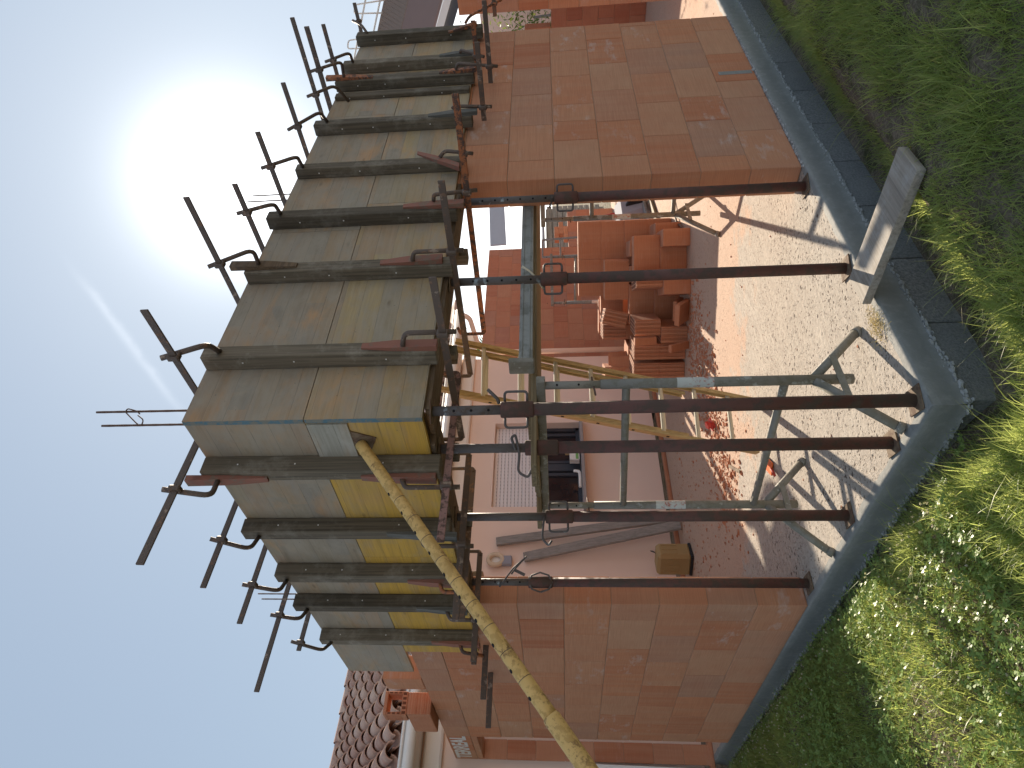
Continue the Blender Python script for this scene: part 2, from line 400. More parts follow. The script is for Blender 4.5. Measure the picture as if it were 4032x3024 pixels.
pits3 = t.math('MULTIPLY', t.ramp(t.voro(cw, 80), [(0.16, 1), (0.28, 0)]), t.ramp(t.noise(c, 4.1, 5, 0.7), [(0.45, 0), (0.55, .8)]))
pall = t.math('MAXIMUM', t.math('MAXIMUM', pits, pits2), pits3)
pall = t.math('MULTIPLY', pall, t.ramp(t.math('MULTIPLY', t.math('ADD', x, y), 0.2), [(0.55, 1), (1.15, 0.35)]))
col = t.mix(t.math('MULTIPLY', pall, 0.9), col, (0.10, 0.075, 0.06))
M['floor'] = t.done(col, 0.9, t.math('SUBTRACT', t.math('ADD', t.math('MULTIPLY', swp, 0.5), t.math('MULTIPLY', mott, 0.8)), pall), 0.9, 0.010, spec=0.25)

t = NT('soil_and_thatch')
c = t.coord()
n = t.noise(c, 2.2, 6, 0.7)
col = t.mix(n, (0.21, 0.165, 0.125), (0.35, 0.29, 0.225))
col = t.mix(t.ramp(t.noise(c, 5, 6, 0.7), [(0.46, 0), (0.62, 0.9)]), col, (0.08, 0.095, 0.035))
col = t.mix(t.ramp(t.noise(c, 60, 4, 0.7), [(0.4, 0.6), (0.6, 0)]), col, (0.06, 0.05, 0.035))
M['soil'] = t.done(col, 0.98, t.noise(c, 45, 5, 0.75), 1.0, 0.02, spec=0.1)

def mat_leaf(name, stops, trans=0.58, rough=0.36):
    t = NT(name)
    r = t.island()
    col = t.ramp(r, stops)
    c = t.coord()
    col = t.mix(t.ramp(t.noise(c, 2.3, 3, 0.6), [(0.35, 0.35), (0.65, 0)]), col, t.mix(0.5, col, (0.10, 0.11, 0.03)))
    t.done(col, rough, spec=0.3)
    tr = t.n('ShaderNodeBsdfTranslucent')
    t.set(tr.inputs[0], t.mix(0.65, col, (0.70, 0.78, 0.22)))
    mx = t.n('ShaderNodeMixShader')
    mx.inputs[0].default_value = trans
    t.t.links.new(t.b.outputs[0], mx.inputs[1])
    t.t.links.new(tr.outputs[0], mx.inputs[2])
    out = [n for n in t.t.nodes if n.type == 'OUTPUT_MATERIAL'][0]
    t.t.links.new(mx.outputs[0], out.inputs[0])
    return t.m
M['grass'] = mat_leaf('grass_blade', [(0, (0.13, 0.21, 0.06)), (0.35, (0.195, 0.285, 0.08)), (0.65, (0.265, 0.345, 0.105)), (0.88, (0.33, 0.37, 0.15)), (0.95, (0.28, 0.25, 0.11)), (1, (0.34, 0.30, 0.17))])
M['clover'] = mat_leaf('clover_leaf', [(0, (0.12, 0.21, 0.055)), (0.5, (0.19, 0.30, 0.075)), (1, (0.26, 0.37, 0.11))], 0.35)
M['flower'] = mat_leaf('clover_flower', [(0, (0.62, 0.56, 0.50)), (0.6, (0.72, 0.66, 0.58)), (1, (0.62, 0.48, 0.42))], 0.3, 0.8)
M['palm'] = mat_leaf('palm_leaf', [(0, (0.06, 0.13, 0.02)), (1, (0.14, 0.22, 0.05))], 0.15)

t = NT('canal_tile')
r = t.island(); c = t.coord()
col = t.ramp(r, [(0, (0.36, 0.20, 0.155)), (0.4, (0.46, 0.285, 0.22)), (0.75, (0.54, 0.38, 0.30)), (1, (0.42, 0.25, 0.20))])
col = t.mix(t.ramp(t.noise(c, 9, 5, 0.7), [(0.45, 0), (0.7, 0.6)]), col, (0.50, 0.41, 0.33))
M['tile'] = t.done(col, 0.9, t.noise(c, 60, 3, 0.6), 0.3, 0.004)
M['roofpanel'] = mat_plain('brown_roof_panel', (0.23, 0.145, 0.12), 0.7, 0.08, 2)
M['ribpanel'] = mat_plain('ribbed_roof_panel', (0.22, 0.155, 0.12), 0.8, 0.1, 3)
M['straw'] = mat_plain('straw', (0.50, 0.38, 0.14), 0.9, 0.2, 30)
M['glass'] = None
t = NT('dark_window_glass')
n = t.noise(t.coord(), 1.4, 3, 0.6)
M['glass'] = t.done(t.ramp(n, [(0.35, (0.012, 0.013, 0.018)), (0.7, (0.05, 0.04, 0.04))]), 0.08, spec=0.6)
t = NT('shutter_slats')
z = t.sep(t.coord())[2]; x = t.sep(t.coord())[0]
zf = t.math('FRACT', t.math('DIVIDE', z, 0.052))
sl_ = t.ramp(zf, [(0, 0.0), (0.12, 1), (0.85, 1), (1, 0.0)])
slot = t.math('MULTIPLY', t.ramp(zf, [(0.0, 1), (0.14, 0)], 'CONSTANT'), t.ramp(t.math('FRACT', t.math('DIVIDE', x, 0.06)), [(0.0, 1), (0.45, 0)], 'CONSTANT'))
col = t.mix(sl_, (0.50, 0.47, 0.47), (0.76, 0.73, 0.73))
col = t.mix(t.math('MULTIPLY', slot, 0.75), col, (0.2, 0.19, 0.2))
M['slats'] = t.done(col, 0.5, sl_, 0.6, 0.01)

# ------------------------------------------------------------------ mesh helpers
def Rz(a): return Matrix.Rotation(a, 3, 'Z')
class MB:
    def __init__(s):
        s.v = []; s.f = []; s.sm = []; s.mi = []
    def add(s, vs, fs, smooth=False, mi=0):
        o = len(s.v)
        s.v.extend([tuple(p) for p in vs])
        for f in fs:
            s.f.append(tuple(i + o for i in f)); s.sm.append(smooth); s.mi.append(mi)
    def box(s, c, size, R=None, ch=0.002, mi=0):
        """chamfered box"""
        h = [d / 2 for d in size]
        ch = min(ch, min(h) * 0.45)
        vs = []; idx = {}
        for sx in (-1, 1):
            for sy in (-1, 1):
                for sz in (-1, 1):
                    for a in range(3):
                        p = [sx * h[0], sy * h[1], sz * h[2]]
                        for k in range(3):
                            if k != a:
                                p[k] -= (sx, sy, sz)[k] * ch
                        idx[(sx, sy, sz, a)] = len(vs)
                        vs.append(p)
        fs = []
        q = ((-1, -1), (1, -1), (1, 1), (-1, 1))
        for a in range(3):
            b, d = (a + 1) % 3, (a + 2) % 3
            for sg in (-1, 1):
                f = []
                for (u, w) in q:
                    k = [0, 0, 0]; k[a] = sg; k[b] = u; k[d] = w
                    f.append(idx[(k[0], k[1], k[2], a)])
                fs.append(f if sg > 0 else f[::-1])
        for a in range(3):            # edge chamfers along axis a
            b, d = (a + 1) % 3, (a + 2) % 3
            for u in (-1, 1):
                for w in (-1, 1):
                    k0 = [0, 0, 0]; k0[a] = -1; k0[b] = u; k0[d] = w
                    k1 = k0[:]; k1[a] = 1
                    f = [idx[(*k0, b)], idx[(*k1, b)], idx[(*k1, d)], idx[(*k0, d)]]
                    fs.append(f if u * w < 0 else f[::-1])
        for sx in (-1, 1):
            for sy in (-1, 1):
                for sz in (-1, 1):
                    f = [idx[(sx, sy, sz, 0)], idx[(sx, sy, sz, 1)], idx[(sx, sy, sz, 2)]]
                    fs.append(f if sx * sy * sz > 0 else f[::-1])
        c = Vector(c)
        if R is not None:
            vs = [R @ Vector(p) + c for p in vs]
        else:
            vs = [Vector(p) + c for p in vs]
        s.add(vs, fs, False, mi)
    def bar(s, p0, p1, w, h, upv=(0, 0, 1), ch=0.002, mi=0):
        """rectangular bar from p0 to p1; w across, h along upv"""
        p0 = Vector(p0); p1 = Vector(p1); d = p1 - p0
        x = d.normalized(); u = Vector(upv); y = u.cross(x)
        if y.length < 1e-4: y = Vector((0, 1, 0)).cross(x)
        y.normalize(); z = x.cross(y)
        R = Matrix((x, y, z)).transposed()
        s.box((p0 + p1) / 2, (d.length, w, h), R, ch, mi)
    def tube(s, pts, r, n=10, mi=0, cap=True):
        pts = [Vector(p) for p in pts]
        rs = r if isinstance(r, (list, tuple)) else [r] * len(pts)
        vs = []; fs = []
        prev = None
        for i, p in enumerate(pts):
            if i == 0: d = pts[1] - p
            elif i == len(pts) - 1: d = p - pts[i - 1]
            else: d = (pts[i + 1] - p).normalized() + (p - pts[i - 1]).normalized()
            d.normalize()
            if prev is None:
                a = Vector((0, 0, 1)) if abs(d.z) < 0.9 else Vector((1, 0, 0))
                u = a.cross(d).normalized()
            else:
                u = (prev - d * prev.dot(d)).normalized()
            prev = u
            w = d.cross(u)
            for k in range(n):
                t_ = 2 * math.pi * k / n
                vs.append(p + (u * math.cos(t_) + w * math.sin(t_)) * rs[i])
        for i in range(len(pts) - 1):
            for k in range(n):
                a = i * n + k; b = i * n + (k + 1) % n
                fs.append((a, b, b + n, a + n))
        s.add(vs, fs, True, mi)
        if cap:
            o = len(s.v) - len(vs)
            s.f.append(tuple(o + k for k in range(n))[::-1]); s.sm.append(False); s.mi.append(mi)
            e = o + (len(pts) - 1) * n
            s.f.append(tuple(e + k for k in range(n))); s.sm.append(False); s.mi.append(mi)
    def obj(s, name, mat, parent=None, loc=None):
        """link as one mesh object; origin at parent's origin (or loc)"""
        o = Vector(parent_world(parent)) if parent is not None else Vector(loc or (0, 0, 0))
        me = bpy.data.meshes.new(name)
        me.from_pydata([tuple(Vector(p) - o) for p in s.v], [], s.f)
        mats = mat if isinstance(mat, (list, tuple)) else [mat]
        for m in mats: me.materials.append(m)
        me.polygons.foreach_set('use_smooth', s.sm)
        me.polygons.foreach_set('material_index', s.mi)
        me.update()
        ob = bpy.data.objects.new(name, me)
        COL.objects.link(ob)
        if parent is not None: ob.parent = parent
        else: ob.location = o
        return ob
def parent_world(p):
    w = Vector((0, 0, 0))
    while p is not None:
        w = w + p.location; p = p.parent
    return w
def rounded(pts, rad=0.02, k=4):
    """polyline with rounded corners"""
    pts = [Vector(p) for p in pts]
    out = [pts[0]]
    for a, b, c_ in zip(pts, pts[1:], pts[2:]):
        d0 = (a - b); d1 = (c_ - b)
        r = min(rad, d0.length * 0.45, d1.length * 0.45)
        q0 = b + d0.normalized() * r; q1 = b + d1.normalized() * r
        for i in range(k + 1):
            t_ = i / k
            out.append((1 - t_) ** 2 * q0 + 2 * t_ * (1 - t_) * b + t_ ** 2 * q1)
    out.append(pts[-1])
    return out
def tag(o, label=None, cat=None, group=None, kind=None):
    if label: o['label'] = label
    if cat: o['category'] = cat
    if group: o['group'] = group
    if kind: o['kind'] = kind
    return o
def thing(name, label, cat, loc=(0, 0, 0), group=None):
    o = bpy.data.objects.new(name, None)
    o.empty_display_size = 0.1
    COL.objects.link(o)
    o.location = loc
    return tag(o, label, cat, group)
ORD = ['first', 'second', 'third', 'fourth', 'fifth', 'sixth', 'seventh', 'eighth', 'ninth', 'tenth', 'eleventh', 'twelfth']
# ------------------------------------------------------------------ ground, slab
def ground_z(x, y):
    """lawn at about slab level, falling into a shallow trench along the foundation"""
    dr = 0.185 + 0.009 * x - y; dl = 0.172 + 0.0135 * y - x
    d = max(dr, dl)
    w = 1 / (1 + math.exp(max(-40, min(40, (dr - dl) * 9))))       # 1 beside the lower wing
    low = -0.33 + 0.15 * w
    wob = 0.05 * math.sin(x * 3.1 + .4) + 0.05 * math.sin(y * 2.7 + 1.3)
    d -= 0.10 * math.exp(-((x - .2) ** 2 + (y - .2) ** 2) / .22)
    t = max(0.0, min(1.0, (d - 0.13 + .06 * w + wob * .6) / (0.46 - .16 * w + wob)))
    t = t * t * (3 - 2 * t)
    top = -0.045 + 0.028 * math.sin(x * 2.3 + 1.1) * math.cos(y * 1.9) + 0.014 * math.sin(x * 6.1 + y * 4.7)
    top += 0.055 * math.exp(-((x - 1.0) / .3) ** 2 - ((y + .5) / .16) ** 2)
    z = low + (top - low) * t
    if x > 0.27 and y > 0.27 and x < 13.9 and y < (5.9 if x < 6.2 else 7.7):
        z = -0.5
    return z
def grid_axis(lo, hi, fine_lo, fine_hi, df, dc):
    a = list(np.arange(fine_lo, fine_hi, df))
    g = dc; p = fine_lo
    while p > lo: p -= g; g *= 1.6; a.insert(0, max(p, lo))
    g = dc; p = fine_hi
    while p < hi: a.append(min(p, hi)); p += g; g *= 1.6
    return a
gx = grid_axis(-400, 400, -2.5, 8, 0.05, 0.3); gy = grid_axis(-400, 400, -2.5, 8, 0.05, 0.3)
mb = MB()
mb.v = [(x, y, ground_z(x, y)) for x in gx for y in gy]
ny = len(gy)
mb.f = [(i * ny + j, (i + 1) * ny + j, (i + 1) * ny + j + 1, i * ny + j + 1) for i in range(len(gx) - 1) for j in range(ny - 1)]
mb.sm = [True] * len(mb.f); mb.mi = [0] * len(mb.f)
tag(mb.obj('ground', M['soil']), kind='structure')

SL = [(0.175, 0.19), (5.2, 0.235), (14.2, 0.24), (14.2, 7.9), (6.2, 7.9), (6.2, 6.1), (0.255, 6.1)]
def prism(mbx, poly, z0, z1, mi=0):
    n = len(poly)
    vs = [(p[0], p[1], z0) for p in poly] + [(p[0], p[1], z1) for p in poly]
    fs = [tuple(range(n))[::-1], tuple(range(n, 2 * n))] + [(i, (i + 1) % n, n + (i + 1) % n, n + i) for i in range(n)]
    mbx.add(vs, fs, False, mi)
mb = MB(); prism(mb, [(p[0] + (.01 if p[0] < 5 else 0), p[1] + .01) for p in SL], -0.13, 0.0)
tag(mb.obj('concrete_slab', M['floor']), kind='structure')

# smooth cast edge of the slab: upright cement face, slightly uneven, with a rounded top
def edge_face(pa, pb, name):
    pa = Vector(pa); pb = Vector(pb); d = pb - pa; n = int(d.length / 0.04)
    nrm = Vector((-d.y, d.x)).normalized()
    if nrm.dot(Vector((3, 3)) - pa) < 0: nrm = -nrm
    m = MB(); r = random.Random(name); off = 0; low = 0
    for i in range(n + 1):
        p = pa + d * (i / n)
        off = off * 0.8 + r.uniform(-.0022, .0022); low = low * .6 + r.uniform(-.007, .007)
        if i in (0, n): off = 0
        def q(k): return p + nrm * (k + off)
        for (k, z) in ((-.012 + low * .4, -0.150 + low), (-.004, -0.142 + low * .6), (0.0, -0.10), (.0005, -0.05), (.0, -0.012), (.006, .0012), (.022 + abs(low), .0022), (.05 + 2 * abs(low), .0008)):
            v = q(k); m.v.append((v.x, v.y, z))
    K = 8
    for i in range(n):
        for k in range(K - 1):
            a = i * K + k
            m.f.append((a, a + K, a + K + 1, a + 1)); m.sm.append(True); m.mi.append(0)
    return m
tag(edge_face((0.175, 0.19), (5.2, 0.235), 'a').obj('cement_edge', M['cement']), kind='structure')
tag(edge_face((5.2, 0.235), (14.2, 0.24), 'b').obj('cement_edge', M['cement']), kind='structure')
tag(edge_face((0.175, 0.19), (0.255, 6.1), 'c').obj('cement_edge', M['cement']), kind='structure')

# foundation of concrete blocks under the slab edge
def foundation(pa, pb, name, label):
    pa = Vector(pa); pb = Vector(pb); d = pb - pa; L = d.length; ang = math.atan2(d.y, d.x)
    nrm = Vector((-d.y, d.x)).normalized()
    if nrm.dot(Vector((3, 3)) - pa) < 0: nrm = -nrm
    m = MB()
    for row in range(2):
        s = -0.22 if row else 0.02
        while s < L:
            a = max(s, 0.0); b = min(s + 0.494, L)
            if b - a > 0.05:
                p = pa + d.normalized() * ((a + b) / 2) + nrm * 0.100
                m.box((p.x, p.y, -0.245 - 0.204 * row), (b - a - .004, 0.2, 0.2), Rz(ang), 0.004)
            s += 0.498
    return tag(m.obj('foundation_wall', M['found']), label, 'foundation')
foundation((0.175, 0.19), (8.0, 0.24), 'r', 'grey concrete block foundation under the slab edge towards the top of the photo')
foundation((0.1785, 0.392), (0.255, 6.1), 'l', 'grey concrete block foundation under the slab edge towards the bottom of the photo')

# ------------------------------------------------------------------ terracotta block walls
CH = 0.3117
def block_wall(name, label, axis, front, thick, rects, mat, h=CH, L=0.497, seed=1, cat='block wall', depth_dir=1, z_off=0.0):
    """axis 'x': runs along X with its face at y=front; axis 'y': runs along Y with its face at x=front.
    rects = solid areas (s0, s1, z0, z1); blocks are laid course by course in running bond"""
    m = MB(); r = random.Random(seed)
    g = 0.0035
    zmax = max(q[3] for q in rects)
    k = 0
    while k * h + z_off < zmax - 0.01:
        za, zb = k * h + z_off, min((k + 1) * h + z_off, zmax)
        for (s0, s1, z0, z1) in rects:
            a, b = max(za, z0), min(zb, z1)
            if b - a < 0.03: continue
            cuts = [s0]
            p = s0 + (L if k % 2 == 0 else L * 0.5) * (1 if r.random() < .8 else r.uniform(.55, .8))
            while p < s1 - 0.07:
                cuts.append(p); p += L if r.random() < .9 else L * r.uniform(.4, .75)
            cuts.append(s1)
            for c0, c1 in zip(cuts, cuts[1:]):
                j = r.uniform(-.0016, .0016)
                sz = (c1 - c0 - g, thick - 0.001, b - a - g)
                ce = ((c0 + c1) / 2, front + depth_dir * thick / 2 + j, (a + b) / 2)
                if axis == 'y':
                    sz = (sz[1], sz[0], sz[2]); ce = (ce[1], ce[0], ce[2])
                m.box(ce, sz, None, 0.004)
        k += 1
    for (s0, s1, z0, z1) in rects:
        i = 0.006
        sz = (s1 - s0 - 2 * i, thick - 2 * i, z1 - z0 - 2 * i); ce = ((s0 + s1) / 2, front + depth_dir * thick / 2, (z0 + z1) / 2)
        if axis == 'y':
            sz = (sz[1], sz[0], sz[2]); ce = (ce[1], ce[0], ce[2])
        m.box(ce, sz, None, 0.001, 1)
    o = m.obj(name, [mat, M['joint']])
    return tag(o, label, cat)

wall_r = block_wall('terracotta_wall', 'terracotta block wall pier between the propped corner opening and the top of the photo',
           'x', 0.25, 0.2, [(2.222, 4.79, 0, 2.493)], M['brick'], seed=11)
block_wall('terracotta_wall', 'terracotta block wall cut off by the very top edge of the photo', 'x', 0.25, 0.2,
           [(5.845, 9.9, 0, 2.493)], M['brick_new'], seed=5)
wall_l = block_wall('terracotta_wall', 'terracotta block wall pier with white lettering, beside the yellow raking prop', 'y', 0.214, 0.2,
           [(2.2, 5.19, 0, 2.74), (5.19, 5.98, 2.43, 2.74)], M['brick'], seed=23)
block_wall('terracotta_wall', 'sunlit reddish block jamb at the bottom edge of the photo, beyond the lettered pier', 'y', 0.214, 0.2,
           [(5.98, 5.998, 0, 2.74)], M['brick_new'], h=0.3117, seed=4)
block_wall('terracotta_wall', 'brown block wall at the back, above the loose block stacks', 'x', 7.8, 0.2,
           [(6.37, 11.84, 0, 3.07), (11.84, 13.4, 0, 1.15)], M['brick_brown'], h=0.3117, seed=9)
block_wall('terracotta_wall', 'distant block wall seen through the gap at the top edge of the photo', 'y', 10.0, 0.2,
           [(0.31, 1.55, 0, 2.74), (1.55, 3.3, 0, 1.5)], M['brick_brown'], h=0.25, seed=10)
# lettering on the lintel block
tc = bpy.data.curves.new('lettering', 'FONT')
tc.body = 'TERREAL'; tc.size = 0.20; tc.extrude = 0.0008; tc.offset = 0.006; tc.align_x = 'CENTER'; tc.align_y = 'CENTER'
to = bpy.data.objects.new('tmp_text', tc); COL.objects.link(to)
bpy.context.view_layer.update()
me = bpy.data.meshes.new_from_object(to.evaluated_get(bpy.context.evaluated_depsgraph_get()))
COL.objects.unlink(to); bpy.data.objects.remove(to)
co = np.array([v.co for v in me.vertices]); w = co[:, 0].max() - co[:, 0].min(); hh = co[:, 1].max() - co[:, 1].min()
for v in me.vertices:
    x, y, z = v.co
    v.co = (0.2125 - z, 5.565 - x * 0.76 / w, 2.622 + y * 0.165 / hh)
me.materials.clear(); me.materials.append(mat_metal('stencil_white', (0.78, 0.75, 0.71), (0.50, 0.32, 0.22), 0.12, 26, 0.9))
lt = bpy.data.objects.new('lettering', me); COL.objects.link(lt); lt.parent = wall_l
# mortar patch and blue cement patch in the pier
m = MB(); m.box((4.62, 0.2492, 0.153), (0.012, 0.006, 0.012)); 
m = MB(); m.box((3.63, 0.2485, 0.145), (0.055, 0.004, 0.25), None, .001); m.obj('mortar_patch', M['cement'], wall_r)

# ------------------------------------------------------------------ shuttering round the ring beam
YP, XP = 0.223, 0.187           # outer faces of the panels
def ztop(s): return 3.352 - 0.0185 * max(0, s - 0.2)
def F(side, s, n, z):
    """face frame: s along the wing, n outwards from the panel face"""
    return Vector((s, YP - n, z)) if side == 'R' else Vector((XP - n, s, z))
def panel(side, s0, s1, lo, mat, label, zb=None, n0=-0.027, n1=0.0):
    m = MB()
    def zt(s): return 2.758 if lo else ztop(s)
    z0 = 2.2 if lo else 2.762
    P = []
    for s in (s0, s1):
        for n in (n0, n1):
            P += [F(side, s, n, z0), F(side, s, n, zt(s))]
    # 0:(s0,n0,b) 1:(s0,n0,t) 2:(s0,n1,b) 3:(s0,n1,t) 4..7 for s1
    fs = [(2, 6, 7, 3), (0, 1, 5, 4), (0, 2, 3, 1), (4, 5, 7, 6), (1, 3, 7, 5), (0, 4, 6, 2)]
    if side == 'L': fs = [f[::-1] for f in fs]
    m.add(P, fs)
    return tag(m.obj('shuttering_panel', mat), label, 'formwork panel', 'shuttering panels of the ring beam')
TOPW = "photo's upper wing"; BOTW = "photo's lower wing"
pr = panel('R', 0.185, 1.70, False, M['panel_grey'], 'stained upper shuttering panel with the blue edge at the corner, ' + TOPW)
panel('R', 1.703, 3.22, False, M['panel_grey'], 'stained upper shuttering panel in the middle of the ' + TOPW)
panel('R', 3.223, 4.74, False, M['panel_grey'], 'stained upper shuttering panel at the far end of the ' + TOPW)
pr2 = panel('R', 0.185, 1.98, True, M['panel_mixed'], 'patchy lower shuttering panel with the blue edge at the corner, ' + TOPW)
panel('R', 1.983, 3.50, True, M['panel_mixed'], 'patchy yellow lower shuttering panel in the middle of the ' + TOPW)
panel('R', 3.503, 4.74, True, M['panel_mixed'], 'patchy lower shuttering panel at the far end of the ' + TOPW)
panel('L', 0.2505, 1.85, False, M['panel_grey'], 'grey upper shuttering panel next to the corner, ' + BOTW)
panel('L', 1.853, 3.39, False, M['panel_grey'], 'grey upper shuttering panel with a free overhanging end, ' + BOTW)
panel('L', 0.2505, 1.52, True, M['panel_yellow'], 'yellow lower shuttering panel behind the head of the raking prop')
panel('L', 1.523, 2.975, True, M['panel_yellow'], 'yellow lower shuttering panel at the far end of the ' + BOTW)
# painted panel edge at the corner
m = MB(); m.box((0.184, YP + .0135, (2.762 + 3.35) / 2), (0.002, 0.0265, 0.586), None, .0003); m.obj('painted_edge', M['blue'], pr)
m = MB(); m.box((0.184, YP + .0135, (2.2 + 2.757) / 2), (0.002, 0.0265, 0.555), None, .0003); m.obj('painted_edge', M['blue'], pr2)
# inner panels and their uprights, soffit boards
for (a, b, side) in ((0.47, 4.74, 'R'), (0.5, 3.0, 'L')):
    for (z0, z1, nm) in ((2.2, 2.76, 'lower'), (2.763, 3.32, 'upper')):
        m = MB()
        p0 = F(side, a, -0.2405, z0); p1 = F(side, b, -0.2675, z1)
        m.box((p0 + p1) / 2, (abs(p1.x - p0.x), abs(p1.y - p0.y), z1 - z0), None, .001)
        tag(m.obj('shuttering_panel', M['panel_mixed']), f'{nm} shuttering panel on the inner side of the ' + (TOPW if side == 'R' else BOTW),
            'formwork panel', 'shuttering panels of the ring beam')
m = MB(); m.box((1.24, 0.345, 2.1865), (1.96, 0.19, 0.026), None, .002)
tag(m.obj('soffit_board', M['soffit']), 'dark board under the beam, carried by the props nearer the top of the photo', 'board')
m = MB(); m.box((0.30, 1.325, 2.187), (0.19, 1.745, 0.026), None, .002)
tag(m.obj('soffit_board', M['soffit']), 'dark board under the beam, carried by the props nearer the bottom of the photo', 'board')
# grey packing board nailed behind the raking prop
m = MB(); m.box((XP - .006, 0.385, 2.655), (0.011, 0.262, 0.195), None, .001)
tag(m.obj('packing_board', mat_panel('pale_board', [(0.33, 0.32, 0.27), (0.36, 0.345, 0.29)], 0.3, (0.36, 0.35, 0.32))),
    'pale grey board nailed to the yellow panel at the raking prop head', 'board')

# ------------------------------------------------------------------ timber uprights
STUD_R = [(0.517, .080, .093), (1.198, .080, .086), (1.735, .082, .086), (2.325, .076, .075), (2.926, .078, .087),
          (3.494, .072, .034), (3.652, .100, .084), (3.987, .084, .086), (4.568, .100, .095)]
STUD_L = [(0.498, .078, .096), (1.073, .084, .090), (1.588, .085, .091), (2.004, .080, .091), (2.551, .078, .0915)]
r = random.Random(3)
for side, S in (('R', STUD_R), ('L', STUD_L)):
    for i, (s, w, d) in enumerate(S):
        zt = ztop(s) + r.uniform(-.012, .02); zb = 2.155 + r.uniform(-.02, .02)
        if side == 'R' and i == 5: zb = 2.2
        m = MB()
        p = F(side, s + w / 2, d / 2 + .0015, (zt + zb) / 2)
        m.box(p, (w, d, zt - zb) if side == 'R' else (d, w, zt - zb), None, .005)
        extra = {('R', 5): 'thin', ('L', 4): 'mortar-crusted'}.get((side, i), 'weathered')
        o = m.obj('timber_upright', M['stud'], None, F(side, s, 0, zb))
        tag(o, f'{extra} timber upright, {ORD[i]} from the corner, ' + (TOPW if side == 'R' else BOTW), 'timber', 'timber uprights stiffening the formwork')
        # nail heads, their glint put in as plain white
        for zz in (2.42, 2.86, 3.12):
            m = MB(); q = F(side, s - .0012, d * .55, zz + r.uniform(-.05, .05))
            m.box(q, (.003, .007, .007) if side == 'R' else (.007, .003, .007), None, .001)
            m.obj('nail', M['white'], o)
for side, S in (('R', [0.9, 1.8, 3.0, 4.2]), ('L', [0.9, 1.6, 2.4])):
    for i, s in enumerate(S):
        m = MB(); p = F(side, s, -0.2695 - .04, 2.73)
        m.box(p, (0.08, 0.08, 1.2) if side == 'R' else (0.08, 0.08, 1.2), None, .005)
        tag(m.obj('timber_upright', M['stud']), f'{ORD[i]} hidden timber upright on the inner face, ' + (TOPW if side == 'R' else BOTW), 'timber', 'inner timber uprights')

# ------------------------------------------------------------------ mason's clamps
def clamp(side, s, z, out, inn, nj, bend, contact, down, mat, label, group, jaw_r=.0125, bh=.034, tilt=0.0, jawmat=None, fixed=True, tip=.045):
    """flat bar square to the face, sliding hooked jaw outside, fixed hook inside"""
    root = thing('mason_clamp', label, 'clamp', F(side, s, nj, z), group)
    m = MB(); m.bar(F(side, s, out, z + tilt * (out)), F(side, s, -inn, z - tilt * inn), .010, bh, (0, 0, 1), .002)
    m.obj('bar', mat, root)
    sg = -1 if down else 1
    zj = z + tilt * nj
    # jaw: collar round the bar, arm along the face, bend into the timber
    m = MB()
    a = F(side, s - (bend[0] - s) * 0.25, nj, zj - sg * (bh / 2 + tip)); b = F(side, bend[0], nj, bend[1])
    c_ = F(side, contact[0], contact[2], contact[1])
    d0 = Vector((0.012, 0, 0)) if side == 'R' else Vector((0, 0.012, 0))
    m.tube(rounded([a + d0, b + d0, c_], .05, 5), jaw_r, 10)
    m.obj('sliding_jaw', jawmat or mat, root)
    m = MB(); m.box(F(side, s, nj, zj), (.042, .030, bh + .022) if side == 'R' else (.030, .042, bh + .022), None, .006)
    m.obj('collar', jawmat or mat, root)
    if fixed:
        m = MB()
        zi = z - tilt * inn
        m.tube(rounded([F(side, s, -inn + .02, zi), F(side, s, -inn - .012, zi), F(side, s, -inn - .012, zi + sg * .17), F(side, s, -inn + .05, zi + sg * .185)], .03), .012, 8)
        m.obj('fixed_jaw', mat, root)
    return root
GU = 'clamps over the top of the formwork'; GL = 'clamps under the bottom of the formwork'
UR = [(0.403, .51, .215, (.472, 3.24), (.56, 3.25, .093)), (1.082, .65, .236, (1.196, 3.217), (1.25, 3.24, .088)),
      (1.567, .43, .24, (1.638, 3.214), (1.78, 3.257, .088)), (2.071, .48, .246, (2.172, 3.203), (2.36, 3.258, .077)),
      (2.686, .51, .20, (2.886, 3.221), (2.97, 3.212, .089)), (3.203, .735, .19, (3.338, 3.208), (3.42, 3.15, .03)),
      (3.43, .594, .279, (3.55, 3.175), (3.70, 3.227, .09)), (3.807, .474, .197, (3.935, 3.203), (4.03, 3.216, .088)),
      (4.80, .298, .14, (4.72, 3.261), (4.62, 3.19, .097))]
UL = [(0.421, .637, .248, (.468, 3.224), (.545, 3.261, .105)), (0.953, .482, .209, (1.042, 3.246), (1.12, 3.251, .092)),
      (1.432, .46, .227, (1.498, 3.224), (1.64, 3.252, .093)), (1.894, .67, .201, (1.947, 3.238), (2.05, 3.238, .093)),
      (2.331, .256, .20, (2.45, 3.226), (2.59, 3.217, .094))]
for i, (s, out, nj, be, co_) in enumerate(UR):
    clamp('R', s, ztop(s) + .020, out, .42, nj, be, co_, True, M['clamp'],
          f'rusty bar clamp over the formwork top, {ORD[i]} from the corner, ' + TOPW, GU, tilt=.035, bh=.038 if i in (0, 6) else .032, jaw_r=.014 if i == 0 else .012)
for i, (s, out, nj, be, co_) in enumerate(UL):
    clamp('L', s, ztop(s) + .020, out, .42, nj, be, co_, True, M['clamp'],
          f'rusty bar clamp over the formwork top, {ORD[i]} from the corner, ' + BOTW, GU, tilt=.04, bh=.038 if i == 0 else .032, jaw_r=.0135 if i == 0 else .012)
